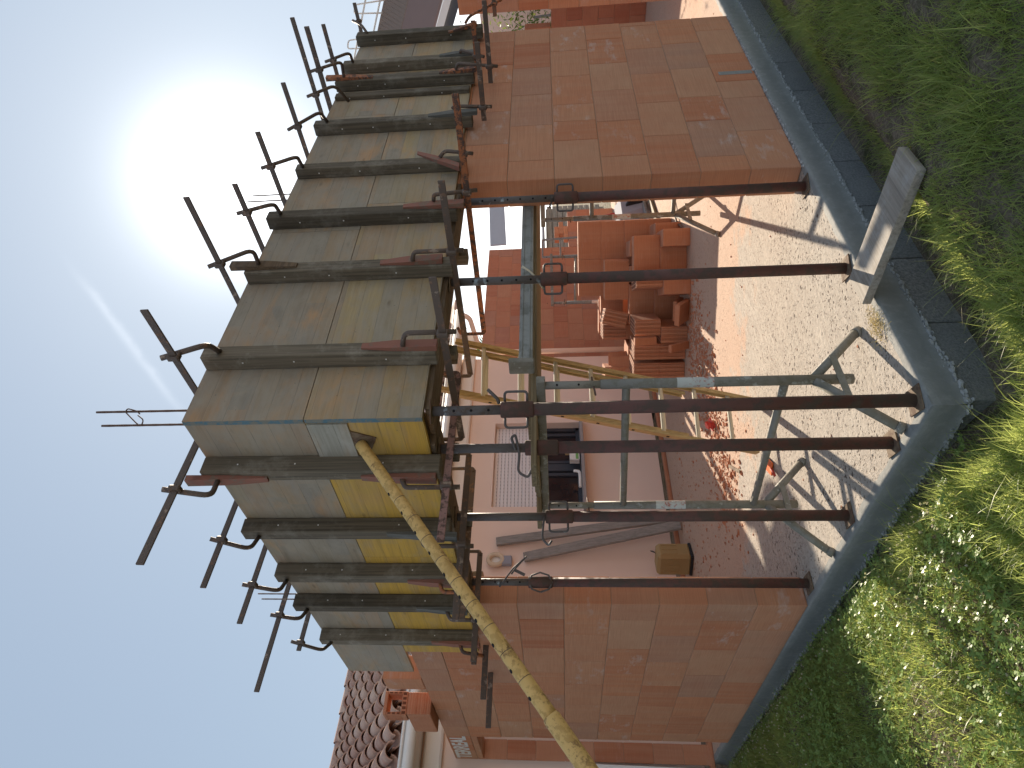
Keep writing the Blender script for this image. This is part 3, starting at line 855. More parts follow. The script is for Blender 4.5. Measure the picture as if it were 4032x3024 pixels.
LR = [(0.538, 2.111, .527, .60, .19, (.538, 2.298), (.538, 2.315, .12), 'clamp', 'clamp'),
      (1.211, 2.128, .595, .80, .165, (1.211, 2.34), (1.211, 2.352, .115), 'clamp', 'clamp'),
      (1.822, 2.090, .75, 1.0, .15, (1.80, 2.291), (1.80, 2.295, .115), 'clamp_orange', 'clamp'),
      (2.315, 2.15, .53, .2, .13, (2.36, 2.276), (2.33, 2.309, .11), 'clamp_orange', 'clamp'),
      (2.965, 2.055, .58, -.03, .13, (3.0, 2.266), (3.0, 2.283, .115), 'clamp', 'clamp'),
      (3.587, 2.035, .63, -.03, .16, (3.67, 2.29), (3.68, 2.31, .115), 'clamp', 'clamp'),
      (3.846, 2.155, .41, -.03, .14, (3.98, 2.29), (4.0, 2.30, .115), 'clamp_orange', 'clamp'),
      (5.0, 2.06, .9, -.03, .14, (4.72, 2.27), (4.64, 2.30, .12), 'clamp', 'clamp_orange')]
for i, (s, z, out, inn, nj, be, co_, m1, m2) in enumerate(LR):
    nm = {'clamp': 'dark', 'clamp_orange': 'orange-flecked', 'clamp_pink': 'faded red'}[m1]
    clamp('R', s, z, out, inn, nj, be, co_, False, M[m1], f'{nm} bar clamp under the formwork, {ORD[i]} from the corner, ' + TOPW, GL, jawmat=M[m2], fixed=inn > .1, bh=.036)
LLc = [(0.543, 2.115, .46, .57, .158, (.543, 2.317), (.543, 2.334, .118), 'clamp_pink', 'clamp'),
       (1.113, 2.107, .566, .45, .15, (1.113, 2.314), (1.113, 2.325, .115), 'clamp', 'clamp'),
       (1.628, 2.15, .34, .71, .165, (1.628, 2.283), (1.628, 2.297, .115), 'clamp', 'clamp_orange'),
       (2.015, 2.117, .43, .30, .165, (2.015, 2.283), (2.015, 2.306, .115), 'clamp', 'clamp'),
       (2.60, 2.185, .23, .25, .16, (2.554, 2.265), (2.554, 2.283, .115), 'clamp', 'clamp_orange')]
for i, (s, z, out, inn, nj, be, co_, m1, m2) in enumerate(LLc):
    nm = {'clamp': 'dark', 'clamp_orange': 'orange-flecked', 'clamp_pink': 'faded red'}[m1]
    clamp('L', s, z, out, inn, nj, be, co_, False, M[m1], f'{nm} bar clamp under the formwork, {ORD[i]} from the corner, ' + BOTW, GL, jawmat=M[m2], bh=.036)
# two long bare bars left sticking out past the left wing
for (s, out, z, lab) in ((2.9, .36, 2.14, 'shorter of two long dark clamp bars sticking out across the lettered pier'),
                         (3.45, .39, 2.15, 'longest dark clamp bar sticking out across the lettered pier')):
    m = MB(); m.bar((0.213, s - .0, z), (XP - out, s + .0, z - .0), .012, .042, (0, 0, 1))
    tag(m.obj('clamp_bar', M['clamp']), lab, 'clamp', GL)

# ------------------------------------------------------------------ wedges under the jaws
def wedge(side, s0, z0, s1, z1, d, mat, label, w=.055, t0=.010, t1=.032, group='wedges under the clamp jaws'):
    """thin end at z0 (top), thick end at z1; lies on the front of an upright of depth d"""
    m = MB()
    P = []
    for (s, z, t_, ww) in ((s0, z0, t0, w * .62), (s0 + (s1 - s0) * .45, z0 + (z1 - z0) * .45, (t0 + t1) * .55, w), (s1, z1, t1, w * .92)):
        P += [F(side, s - ww / 2, d + .002, z), F(side, s + ww / 2, d + .002, z), F(side, s + ww / 2, d + .002 + t_, z), F(side, s - ww / 2, d + .002 + t_, z)]
    fs = [(3, 2, 1, 0), (8, 9, 10, 11)]
    for k in (0, 4):
        for j in range(4):
            a = k + j; b = k + (j + 1) % 4
            fs.append((a, b, b + 4, a + 4))
    if side == 'L': fs = [f[::-1] for f in fs]
    m.add(P, fs)
    bmm = m.obj('wedge', mat)
    return tag(bmm, label, 'wedge', group)
WR = [(.56, 2.525, .545, 2.15, .093, 'wedge_red', 'reddish wedge on the first upright'), (1.235, 2.54, 1.235, 2.19, .086, 'wedge_red', 'brown-red wedge on the second upright'),
      (1.79, 2.485, 1.775, 2.11, .086, 'wedge_red', 'dull red wedge on the third upright'), (2.45, 2.477, 2.22, 2.173, .075, 'wedge_red', 'tilted faded red wedge across the fourth upright'),
      (3.06, 2.467, 3.07, 2.2, .0, 'wedge_red', 'dark red wedge against the panel beside the fifth upright'), (2.965, 2.458, 2.96, 2.10, .087, 'wedge_grey', 'grey timber wedge on the fifth upright'),
      (3.70, 2.449, 3.70, 2.153, .084, 'clamp_orange', 'orange-brown wedge on the seventh upright'), (4.03, 2.478, 4.02, 2.18, .086, 'wedge_grey', 'dark grey wedge on the eighth upright'),
      (4.50, 2.446, 4.62, 2.20, .095, 'clamp_orange', 'orange wedge slanting across the ninth upright')]
for (s0, z0, s1, z1, d, mm, lab) in WR: wedge('R', s0, z0, s1, z1, d, M[mm], lab + ' from the corner, ' + TOPW)
WL = [(.539, 2.538, .533, 2.168, .096, 'wedge_red', 'red-brown wedge at the lower end of the first upright'), (1.08, 2.518, 1.09, 2.133, .09, 'wedge_grey', 'grey wedge on the second upright'),
      (1.632, 2.498, 1.636, 2.2, .091, 'wedge_red', 'red-brown wedge on the third upright'), (2.009, 2.506, 2.013, 2.177, .091, 'wedge_grey', 'grey wedge on the fourth upright'),
      (2.545, 2.486, 2.55, 2.148, .0915, 'wedge_red', 'red-brown wedge on the fifth upright')]
for (s0, z0, s1, z1, d, mm, lab) in WL: wedge('L', s0 + .012, z0, s1 + .012, z1, d, M[mm], lab + ' from the corner, ' + BOTW)
wedge('L', .555, 3.01, .545, 3.42, .096, M['wedge_red'], "split red wedge at the top end of the first upright, photo's lower wing")
wedge('R', 1.243, 3.02, 1.243, 3.40, .086, M['soffit'], 'dark wooden wedge at the top end of the second upright, by the sun glare')
wedge('R', 3.70, 2.99, 3.70, 3.37, .084, M['clamp_orange'], 'orange wedge at the top end of the seventh upright from the corner')

# ------------------------------------------------------------------ starter bars
def starter(cx, cy, pts, z0, tops, label, stirrup=None, rad=.0055):
    root = thing('starter_bars', label, 'rebar', (cx, cy, z0), 'steel starter bars above the formwork')
    for (x, y), zt in zip(pts, tops):
        m = MB(); q = [(x, y, z0 + (zt - z0) * k / 24) for k in range(25)]
        m.tube(q, [rad * (1.0 + .12 * (k % 2)) for k in range(25)], 8); m.obj('bar', M['rebar'], root)
    if stirrup:
        m = MB(); m.tube(rounded(stirrup, .018), .0032, 8); m.obj('stirrup', M['rebar'], root)
    return root
starter(0.32, 0.33, [(0.348, 0.33), (0.262, 0.335)], 2.9, (3.91, 3.845), 'two steel starter bars with a hooked stirrup above the formwork corner',
        [(0.325, .322, 3.665), (.345, .322, 3.69), (.362, .322, 3.745), (.340, .322, 3.748), (.262, .322, 3.655), (.245, .322, 3.625), (.285, .322, 3.628), (.315, .322, 3.67)])
starter(2.3, 0.33, [(2.327, .33), (2.261, .335)], 2.9, (3.666, 3.685), 'two thin starter bars in the sun glare', None, .0042)
starter(0.3, 2.3, [(0.3, 2.256), (.3, 2.338)], 2.9, (3.704, 3.705), 'two thin starter bars beside the clamps towards the bottom of the photo',
        [(.3, 2.25, 3.43), (.295, 2.30, 3.44), (.3, 2.345, 3.43)], .0045)
# ------------------------------------------------------------------ adjustable steel props
def prop(x, y, zc, ztop_, label, lean=(0, 0), handle='loops', hang=0.0, facing=0.7, z0=0.0, colr='prop', holes=True, ch=.15):
    root = thing('steel_prop', label, 'prop', (x, y, z0), 'steel props under the lintel')
    def P(z): return Vector((x + lean[0] * z, y + lean[1] * z, z))
    m = MB(); m.box((x, y, z0 + .0065), (.118, .118, .007), Rz(.35 + facing), .001); m.obj('base_plate', M['rustplate'], root)
    m = MB(); m.tube([P(z0 + .01), P(zc - ch * .55)], .0305, 20); m.obj('outer_tube', M[colr], root)
    mi = MB(); mi.tube([P(zc - ch * .6), P(ztop_ - .006)], .0235, 18, 0)
    d = Vector((math.cos(facing), math.sin(facing), 0))
    if holes:
        z = zc + .055
        while z < ztop_ - .03:
            c_ = P(z)
            mi.tube([c_ - d * .0242, c_ + d * .0242], .0065, 10, 1)
            z += .0815
    mi.obj('inner_tube', [M['prop_in'], M['hole']], root)
    m = MB(); m.tube([P(zc - ch), P(zc - ch + .006), P(zc - .006), P(zc)], [.033, .0385, .0385, .036], 20); 
    nut = m.obj('adjusting_collar', M['prop'], root)
    e = Vector((-d.y, d.x, 0))
    if handle == 'loops':
        for sg in (-1, 1):
            m = MB()
            a = P(zc - .02) + e * sg * .036; b = P(zc - ch + .03) + e * sg * .036
            m.tube(rounded([a, a + e * sg * .048, b + e * sg * .048, b], .018, 4), .0062, 8); m.obj('handle', M['prop_in'], nut)
    elif handle == 'ring':
        m = MB(); c0 = P(zc - ch * .5)
        m.tube([c0 + e * .062 * math.cos(k * math.pi / 4) + Vector((0, 0, .078)) * math.sin(k * math.pi / 4) - d * .03 for k in range(9)], .006, 8); m.obj('handle', M['prop_in'], nut)
    m = MB(); m.box(P(ztop_ - .003), (.12, .12, .006), Rz(facing), .001); m.obj('head_plate', M['rustplate'], root)
    return root, P, d, e
# pins are bent from round bar
def pin(root, pts, r=.0065, mat='prop_in', rad=.03):
    m = MB(); m.tube(rounded(pts, rad, 6), r, 8); return m.obj('locking_pin', M[mat], root)
GP = 'nearest'
r1, P, d, e = prop(2.078, 0.303, 1.566, 2.17, "rust-brown steel prop standing against the end of the pier, photo's upper wing", facing=.72)
pin(r1, [P(1.575) - d * .06, P(1.575) + d * .06, P(1.60) + d * .07 + e * .05])
r2, P, d, e = prop(1.251, 0.300, 1.656, 2.17, 'rust-brown steel prop behind the cement-splashed plank', z0=0.002, facing=.75)
pin(r2, [P(1.66) + e * .055 + Vector((0, 0, -.02)), P(1.675) - e * .04 + Vector((0, 0, .03)), P(1.70) - e * .075 + Vector((0, 0, .06))], .006, 'rung')
r3, P, d, e = prop(.277, .275, 1.846, 2.172, 'dark steel prop exactly under the formwork corner', facing=.86, lean=(-.003, .003), ch=.155)
pin(r3, [P(1.852) - e * .03 - d * .02, P(1.856) - e * .05 - d * .03, P(1.90) - e * .095 - d * .05], .0085)
r4, P, d, e = prop(.272, .575, 1.745, 2.172, "dark steel prop with a big hooked pin, second below the corner in the photo", handle='none', facing=.93, holes=False, ch=.165)
pin(r4, [P(1.79) - d * .03, P(1.79) - d * .05 + e * .01, P(1.81) - d * .055 - e * .05, P(1.79) - d * .055 - e * .065, P(1.77) - d * .05 + e * .02, P(1.78) - d * .05 + e * .12, P(1.73) - d * .05 + e * .145, P(1.715) - d * .05 + e * .11], .007, 'prop_in', .03)
r5, P, d, e = prop(.292, 1.246, 1.658, 2.172, 'rust-red steel prop between the galvanised trestle and the leaning grey beams', facing=1.02, holes=False, ch=.155)
pin(r5, [P(1.665) - d * .04, P(1.672) - d * .05 + e * .05, P(1.68) - d * .05 + e * .12, P(1.645) - d * .05 + e * .16, P(1.625) - d * .05 + e * .13], .006, 'prop_in', .04)
r6, P, d, e = prop(.305, 2.073, 1.791, 2.172, 'rust-brown steel prop with a ring handle against the lettered pier', handle='ring', facing=1.1, ch=.16)
pin(r6, [P(1.98) + e * .03 - d * .03, P(1.885) - e * .09 - d * .06, P(1.80) - e * .16 - d * .07, P(1.80) - e * .162 - d * .07, P(1.87) - e * .09 - d * .05, P(1.90) - e * .05 - d * .05], .0055, 'prop_in', .004)
m = MB(); q = P(1.80) - d * .035 - e * .045; m.bar(q + Vector((0, 0, .012)), q - e * .035 + Vector((0, 0, .085)), .008, .02, tuple(e), .002)
m.obj('pin_tail', M['prop_in'], r6)

# ------------------------------------------------------------------ yellow raking prop
A = Vector((XP, .395, 2.535)); B = Vector((-1.17, .49, 1.515)); D = (B - A).normalized()
gz = -0.08
Ltot = (A.z - gz) / -D.z
rk = thing('raking_prop', 'long worn yellow raking prop leaning on the formwork corner', 'prop', A + D * Ltot)
S1 = 1.06
sidev = D.cross(Vector((0, 0, 1))).normalized(); upd = sidev.cross(D).normalized()
m = MB()
n = 30
pts = [A + D * (.02 + (S1 + .45 - .02) * k / n) for k in range(n + 1)]
m.tube(pts, .0285, 20, 0)
hole_d = (sidev * -.35 + upd * .93).normalized()
for k in range(12):
    if .35 + k * .118 < S1 - .02 + .45:
        c_ = A + D * (.35 + k * .118)
        m.tube([c_ + hole_d * .024, c_ + hole_d * .0292], .0085, 10, 1)
m.obj('inner_tube', [M['yellow'], M['hole']], rk)
m = MB(); m.tube([A + D * (S1 + .44), A + D * (S1 + .45), A + D * (Ltot - .02)], [.031, .0335, .0335], 20); m.obj('outer_tube', M['yellow'], rk)
# worn rings showing the pin marks
for k in range(9):
    q = A + D * (.40 + k * .118)
    m = MB(); m.tube([q - D * .0022, q, q + D * .0022], [.0283, .0291, .0283], 20, cap=False); m.obj('worn_ring', M['rustplate'], rk)
m = MB(); Rx = Matrix.Rotation(math.radians(24), 3, 'X')
m.box(A + Vector((-.004, 0, 0)), (.007, .135, .145), Rx, .001); m.obj('head_plate', M['rustplate'], rk)
m = MB(); m.box(A + D * Ltot, (.14, .14, .008), None, .001); m.obj('base_plate', M['rustplate'], rk)

# ------------------------------------------------------------------ galvanised trestles
def trestle(x, y0, y1, head, label, sp=.34, mat='galv', zl=.28, matl=None, swap=False):
    """posts at y0 and y1 (along X instead when swap)"""
    def fin(m, *a):
        if swap: m.v = [(p[1], p[0], p[2]) for p in m.v]; m.f = [f[::-1] for f in m.f]
        return m.obj(*a)
    root = thing('trestle', label, 'trestle', ((y0 + y1) / 2, x, 0) if swap else (x, (y0 + y1) / 2, 0), 'galvanised scaffold trestles')
    lg = matl or mat
    for y, sg in ((y0, -1), (y1, 1)):
        m = MB(); m.tube([(x, y, .13), (x, y, 1.36)], .0255, 16); po = fin(m, 'post', M[mat], root)
        m = MB(); m.tube([(x, y, .80), (x, y, .98)], .0262, 16, cap=False); fin(m, 'painted_band', M['galv_band'], po)
        m = MB(); m.tube([(x, y, 1.30), (x, y, head)], .0205, 16, 0)
        for z in (1.47, 1.58, 1.66):
            dd = Vector((-.62, -.78, 0)); c_ = Vector((x, y, z)); m.tube([c_ - dd * .021, c_ + dd * .0212], .006, 8, 1)
        fin(m, 'sliding_tube', [M[mat], M['hole']], root)
        m = MB(); m.tube([(x - .09, y - .02, 1.39), (x + .07, y + .02, 1.40)], .005, 8); fin(m, 'pin', M['rebar'], root)
        for sx in (-1, 1):
            m = MB(); m.tube([(x + sx * .012, y, zl + .03), (x + sx * (sp - .012), y + sg * .01, .022)], .023, 14); leg = fin(m, 'leg', M[lg], root)
            m = MB(); m.tube([(x + sx * (sp - .02), y + sg * .01, .03), (x + sx * sp, y + sg * .01, .003)], [.027, .028], 14); fin(m, 'foot_cap', M[lg], leg)
        m = MB(); m.bar((x - .14, y - .027, zl - .085), (x + .14, y - .027, zl - .085), .006, .035, (0, 0, 1)); fin(m, 'leg_strap', M[lg], root)
    m = MB(); m.bar((x, y0 - .05, head + .02), (x, y1 + .07, head + .02), .045, .045, (0, 0, 1), .004); fin(m, 'head_beam', M[mat], root)
    m = MB(); m.tube([(x, y0, 1.23), (x, y1, 1.18)], .021, 14); fin(m, 'upper_brace', M[mat], root)
    m = MB(); m.tube([(x, y0, .45), (x, y1, .39)], .021, 14); fin(m, 'lower_brace', M[mat], root)
    return root
trestle(.575, .45, 1.572, 1.642, 'weathered galvanised trestle standing behind the corner props', sp=.33)
trestle(4.05, .60, 1.79, 1.642, 'galvanised trestle with a forked foot before the tall block stack', sp=.35, zl=.33)
trestle(4.8, 6.29, 7.45, 1.56, 'thin galvanised trestle standing behind the block pile', sp=.35, swap=True)
# scaffold deck
m = MB(); m.box((2.65, .475, 1.742), (3.85, .05, .075), None, .004)
for zz in (1.722, 1.762): m.box((2.65, .447, zz), (3.83, .008, .006), None, .002)
for k in range(40):
    m.box((.85 + k * .095, .4495, 1.742), (.008, .003, .012), None, .001)
dk = m.obj('deck_plank', M['alu'])
tag(dk, 'pale galvanised steel plank along the front of the scaffold deck', 'plank')
m = MB(); m.box((.715, .445, 1.762), (.032, .10, .135), None, .006); m.obj('end_hook', M['galv'], dk)
for i, (y, x0, x1, z) in enumerate(((.60, .12, 4.4, 1.6995), (.82, .32, 4.5, 1.6995), (1.04, .38, 4.35, 1.6995), (1.27, .5, 4.6, 1.6995), (1.50, .42, 4.5, 1.6995), (.9, .6, 4.3, 1.729), (1.25, .8, 4.5, 1.729))):
    m = MB(); m.box(((x0 + x1) / 2, y, z), (x1 - x0, .19, .029), None, .003)
    where = 'lying on top of the scaffold deck' if i > 4 else 'in the scaffold deck on the trestle'
    tag(m.obj('deck_plank', M['deckwood']), f'brown timber plank, {ORD[i]} counted inwards, {where}', 'plank', 'timber planks of the scaffold deck')

# ------------------------------------------------------------------ yellow extension ladder
lad = thing('extension_ladder', 'yellow two-part extension ladder leaning up through the opening', 'ladder', (1.72, 2.22, 0))
ax = Vector((1.77 - 1.72, 1.63 - 2.22, 1.985)).normalized()
ac = Vector((.43, -.162, 0)).normalized(); nn = ac.cross(ax).normalized()
base = Vector((1.72, 2.22, 0.02))
lad_m = mat_wood('ladder_rail', (0.44, 0.315, 0.145), (0.52, 0.385, 0.19), (0.27, 0.19, 0.085), 2, 0.2, (0.42, 0.35, 0.24), 0.5)
for (hw, t0, t1, off, nm) in ((.225, 0, 2.42, 0, 'base_rail'), (.185, .55, 3.6, -.055, 'fly_rail')):
    for sg in (-1, 1):
        m = MB(); p0 = base + ax * t0 + ac * sg * hw + nn * off; p1 = base + ax * t1 + ac * sg * hw + nn * off
        x_ = ax; R = Matrix((ac, nn, ax)).transposed()
        L_ = t1 - t0
        m.box((p0 + p1) / 2, (.012, .062, L_), R, .003)
        for o2 in (-1, 1): m.box((p0 + p1) / 2 + nn * o2 * .028 - ac * sg * .011, (.024, .008, L_), R, .002)
        for k in range(int(L_ / .28)):
            m.box(p0 + ax * (.18 + k * .28) + ac * sg * .0065, (.003, .022, .022), R, .001, 1)
        m.obj(nm, [lad_m, M['hole']], lad)
for (hw, t0, n_, off) in ((.218, .2, 8, 0), (.178, .74, 10, -.055)):
    for k in range(n_):
        q = base + ax * (t0 + .285 * k) + nn * off
        m = MB(); R = Matrix((ac, nn, ax)).transposed()
        m.box(q, (2 * hw, .028, .030), R, .006); m.obj('rung', M['rung'], lad)

# ------------------------------------------------------------------ plank over the slab edge
root = None
p0 = Vector((1.007, -.488, .027)); p1 = Vector((.978, .234, .039))
ux = (p1 - p0).normalized(); uy = Vector((0, 0, 1)).cross(ux).normalized(); uz = ux.cross(uy)
m = MB(); m.box((p0 + p1) / 2, ((p1 - p0).length, .212, .042), Matrix((ux, uy, uz)).transposed(), .003)
tag(m.obj('plank', M['oldplank'], None, p0), 'cement-splashed grey plank laid as a ramp from grass to slab', 'plank')

# ------------------------------------------------------------------ loose terracotta blocks
BH, BL, BW = .305, .497, .198
def block_mesh(kind):
    m = MB()
    if kind == 'plain': m.box((0, 0, BH / 2), (BL, BW, BH), None, .004)
    elif kind == 'grooved':          # tongue-and-groove ends
        m.box((0, 0, BH / 2), (BL - .03, BW, BH), None, .004)
        for sx in (-1, 1):
            for k in range(4):
                m.box((sx * (BL / 2 - .006), -BW / 2 + .028 + k * .0475, BH / 2), (.022, .024, BH - .002), None, .006)
        for k in range(11):           # open ends of the cells on top
            for j in range(4):
                m.box((-BL / 2 + .045 + k * .041, -BW / 2 + .031 + j * .0455, BH), (.030, .032, .0012), None, .0004, 1)
    me = bpy.data.meshes.new('block_' + kind)
    me.from_pydata(m.v, [], m.f)
    me.materials.append(M['brick_new']); me.materials.append(M['celldark'])
    me.polygons.foreach_set('material_index', m.mi)
    return me
M['celldark'] = mat_plain('block_cell', (0.14, 0.05, 0.025), 0.95, 0.1, 10)
BM = {k: block_mesh(k) for k in ('plain', 'grooved')}
# (x, y, z, yaw deg, roll axis tilt deg, kind, label)
a0 = 120
BL_ = [
 # group at the left end of the pile (nearest the ladder)
 (4.27, 4.15, 0, 30, 0, 'grooved', 'bottom block nearest the ladder, end face to the camera'), (4.27, 4.15, BH, 30, 0, 'grooved', 'block sitting on the bottom one nearest the ladder'),
 (4.38, 3.93, 0, 30, 0, 'grooved', 'deep-grooved bottom block, second from the ladder'), (4.38, 3.93, BH, 30, 0, 'grooved', 'deep-grooved upper block, second from the ladder'),
 (4.42, 3.70, 0, 31, 0, 'grooved', 'bottom block behind the fallen slip, third from the ladder'), (4.50, 3.66, BH, 33, 0, 'grooved', 'tilted-looking upper block, third from the ladder'),
 (4.62, 4.62, 0, 32, 0, 'plain', 'back-row bottom block by the ladder'), (4.62, 4.62, BH, 32, 0, 'plain', 'back-row second block by the ladder'), (4.62, 4.62, 2 * BH, 40, 0, 'plain', 'top block of the back row by the ladder'),
 (4.92, 3.70, 0, 118, 0, 'plain', 'smooth bottom block turned lengthways in the middle of the pile'), (4.98, 3.72, BH, 116, 0, 'plain', 'smooth upper block turned lengthways in the middle of the pile'),
 (5.02, 4.05, 2 * BH + .02, 40, 14, 'grooved', 'tilted block balanced on top of the middle of the pile'),
 (4.62, 3.17, 0, 42, 0, 'plain', 'front block leaning forward in the middle of the pile'), (4.72, 3.15, BH, 44, 0, 'grooved', 'grooved block above the leaning front block'),
 (4.92, 2.98, 0, 128, 0, 'plain', 'shaded bottom block behind the second prop'), (4.96, 2.98, BH, 128, 0, 'plain', 'sunny upper block behind the second prop'),
 (5.25, 3.45, 0, 35, 0, 'plain', 'inner bottom block hidden behind the second prop'), (5.25, 3.45, BH, 35, 0, 'plain', 'inner second block hidden behind the second prop'), (5.2, 3.5, 2 * BH, 120, 0, 'plain', 'long block lying across the inner stack'),
 (5.20, 4.38, 2 * BH - .001, 35, 0, 'grooved', 'grooved block lying high on the middle of the pile'), (5.55, 4.25, BH * 2, 120, 0, 'plain', 'sunlit-topped block between the middle and the tall stack'),
 (4.85, 4.42, BH, 33, 0, 'plain', 'block squeezed behind the grooved pair'), (4.85, 4.42, 0, 33, 0, 'plain', 'bottom block squeezed behind the grooved pair'),
 (5.20, 4.38, 0, 35, 0, 'plain', 'bottom block in the back row of the middle of the pile'), (5.20, 4.38, BH, 35, 0, 'plain', 'second block in the back row of the middle of the pile'),
 # by the tall stack
 (5.02, 2.78, 0, 40, 0, 'plain', 'single end-on block at the front of the tall stack'), (5.55, 3.05, 0, 38, 0, 'plain', 'bottom block before the tall stack'), (5.45, 3.22, BH, 38, 0, 'plain', 'second-layer block before the tall stack'),
 (5.95, 3.42, 0, 122, 0, 'plain', 'bottom block of the tall stack, photo-top side'), (5.95, 3.42, BH, 122, 0, 'plain', 'second block of the tall stack, photo-top side'),
 (5.96, 3.43, 2 * BH, 123, 0, 'plain', 'third block of the tall stack, photo-top side'), (5.97, 3.43, 3 * BH, 122, 0, 'plain', 'topmost block of the tall stack, photo-top side'),
 (5.70, 3.85, 0, 122, 0, 'plain', 'bottom block of the tall stack, ladder side'), (5.70, 3.85, BH, 122, 0, 'plain', 'second block of the tall stack, ladder side'),
 (5.70, 3.85, 2 * BH, 122, 0, 'plain', 'third block of the tall stack, ladder side'), (5.70, 3.85, 3 * BH, 122, 0, 'plain', 'topmost block of the tall stack, ladder side'),
 (5.80, 4.65, 0, 122, 0, 'plain', 'back block between tall and middle stacks'), (5.80, 4.65, BH, 122, 0, 'plain', 'second back block between tall and middle stacks'), (5.80, 4.65, 2 * BH, 118, 0, 'plain', 'small-looking top block between tall and middle stacks'),
]
for (x, y, z, yaw, tilt, kind, lab) in BL_:
    ob = bpy.data.objects.new('terracotta_block', BM[kind]); COL.objects.link(ob)
    ob.location = (x, y, z + .001); ob.rotation_euler = (math.radians(tilt), 0, math.radians(yaw))
    tag(ob, 'terracotta ' + lab, 'building block', 'loose terracotta blocks piled on the slab')
# broken slips lying against the pile
def slip(p, size, rot, lab, mat='brick_new'):
    m = MB(); m.box((0, 0, 0), size, None, .004)
    ob = m.obj('block_slip', M[mat]); ob.location = p; ob.rotation_euler = [math.radians(k) for k in rot]
    tag(ob, lab, 'block slip', 'broken terracotta slips')
slip((4.02, 3.58, .12), (.05, .09, .32), (0, -38, 30), 'narrow terracotta slip fallen diagonally against the grooved blocks')
slip((4.15, 3.60, .50), (.07, .09, .26), (0, -8, 30), 'upright terracotta slip standing between two grooved blocks')
slip((4.28, 3.28, .09), (.06, .26, .24), (0, -52, 20), 'ribbed terracotta slip leaning at the foot of the pile')
slip((4.45, 3.38, .10), (.05, .24, .22), (0, -60, 25), 'second ribbed slip behind the leaning one')
slip((4.55, 4.42, .70), (.07, .24, .26), (0, 12, 60), 'thin terracotta slip on edge above the back row')
slip((4.72, 4.50, .72), (.06, .24, .26), (0, 10, 62), 'another thin slip on edge above the back row')
slip((5.38, 3.20, .03), (.24, .07, .05), (0, 0, 40), 'pale slip lying flat before the tall stack')

# blocks left on top of the pier
m = MB(); m.box((.205, 4.45, 2.85), (.19, .50, .215), None, .006)
for k in range(9): m.box((.205, 4.199, 2.765 + k * .0215), (.186, .006, .010), None, .002)
tag(m.obj('terracotta_block', M['brick_new']), 'ribbed block lying on top of the lettered pier', 'building block')
m = MB()
for (x, z, sx, sz) in ((.205, 2.985, .20, .05), (.205, 3.155, .20, .03), (.1175, 3.07, .025, .14), (.2925, 3.07, .025, .14)):
    m.box((x, 4.28, z), (sx, .16, sz), None, .004)
for k in range(5): m.box((.125 + k * .04, 4.1995, 2.985), (.024, .003, .032), None, .001, 1)
for sx in (.1175, .2925):
    for k in range(3): m.box((sx, 4.1995, 3.03 + k * .042), (.014, .003, .026), None, .001, 1)
tag(m.obj('hollow_block', [M['brick_new'], M['celldark']]), 'hollow column block showing its square opening, on top of the pier', 'building block')
m = MB(); m.box((.315, 3.76, 2.91), (.20, .24, .335), None, .006)
tag(m.obj('terracotta_block', M['brick']), 'plain block standing on the pier next to the grey panel end', 'building block')

# ------------------------------------------------------------------ existing house behind
house = thing('house', 'pink rendered house with canal tiled roof and shuttered window', 'house', (2, 6.05, 0))
WY = 6.05
def hpart(name, m, mat, parent=house): return m.obj(name, mat, parent)
m = MB()
WX0, WX1, WZ0, WZ1 = 3.43, 4.94, 1.215, 2.50
for (a, b, z0, z1) in ((-6, WX0, 0.1, 3.25), (WX0, WX1, 0.1, WZ0), (WX0, WX1, WZ1, 3.25), (WX1, 6.36, 0.1, 3.25)):
    cxm = (a + b) / 2
    m.box((cxm, WY + .15, (z0 + z1) / 2), (b - a, .30, z1 - z0), None, .001)
m.box((6.21, 9.2, 1.7), (.30, 6.0, 3.1), None, .001)
hpart('wall', m, M['pink'])
m = MB(); m.box((-2.9, WY - .008, 1.68), (6.0, .012, 3.1), None, .001); hpart('cream_wall', m, M['cream'])
m = MB(); m.box((1.4, WY - .04, .025), (9.9, .10, .05), None, .008); hpart('plinth', m, M['brick_new'])
wf = thing('window', None, None); wf.parent = house
win = None
m = MB()
fr = .055
m.box(((WX0 + WX1) / 2, WY + .17, WZ0 + fr / 2), (WX1 - WX0, .06, fr), None, .003); m.box(((WX0 + WX1) / 2, WY + .17, 1.80), (WX1 - WX0, .06, .05), None, .003)
for xx in (WX0 + fr / 2, WX1 - fr / 2): m.box((xx, WY + .17, 1.55), (fr, .06, .75), None, .003)
m.box((4.19, WY + .16, 1.5), (.12, .06, .62), None, .003)
for xx in (3.56, 4.08, 4.30, 4.82): m.box((xx, WY + .175, 1.52), (.05, .05, .56), None, .003)
bpy.data.objects.remove(wf)
win = hpart('window', m, M['frame'])
m = MB(); m.box(((WX0 + WX1) / 2, WY + .19, 1.53), (WX1 - WX0 - .06, .012, .56), None, .001); m.obj('pane', M['glass'], win)
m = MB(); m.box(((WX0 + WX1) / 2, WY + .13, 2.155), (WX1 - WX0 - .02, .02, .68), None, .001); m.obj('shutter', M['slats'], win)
m = MB(); m.box((4.11, WY - .03, WZ0 - .02), (1.66, .36, .045), None, .004); m.obj('sill', M['sill'], win)
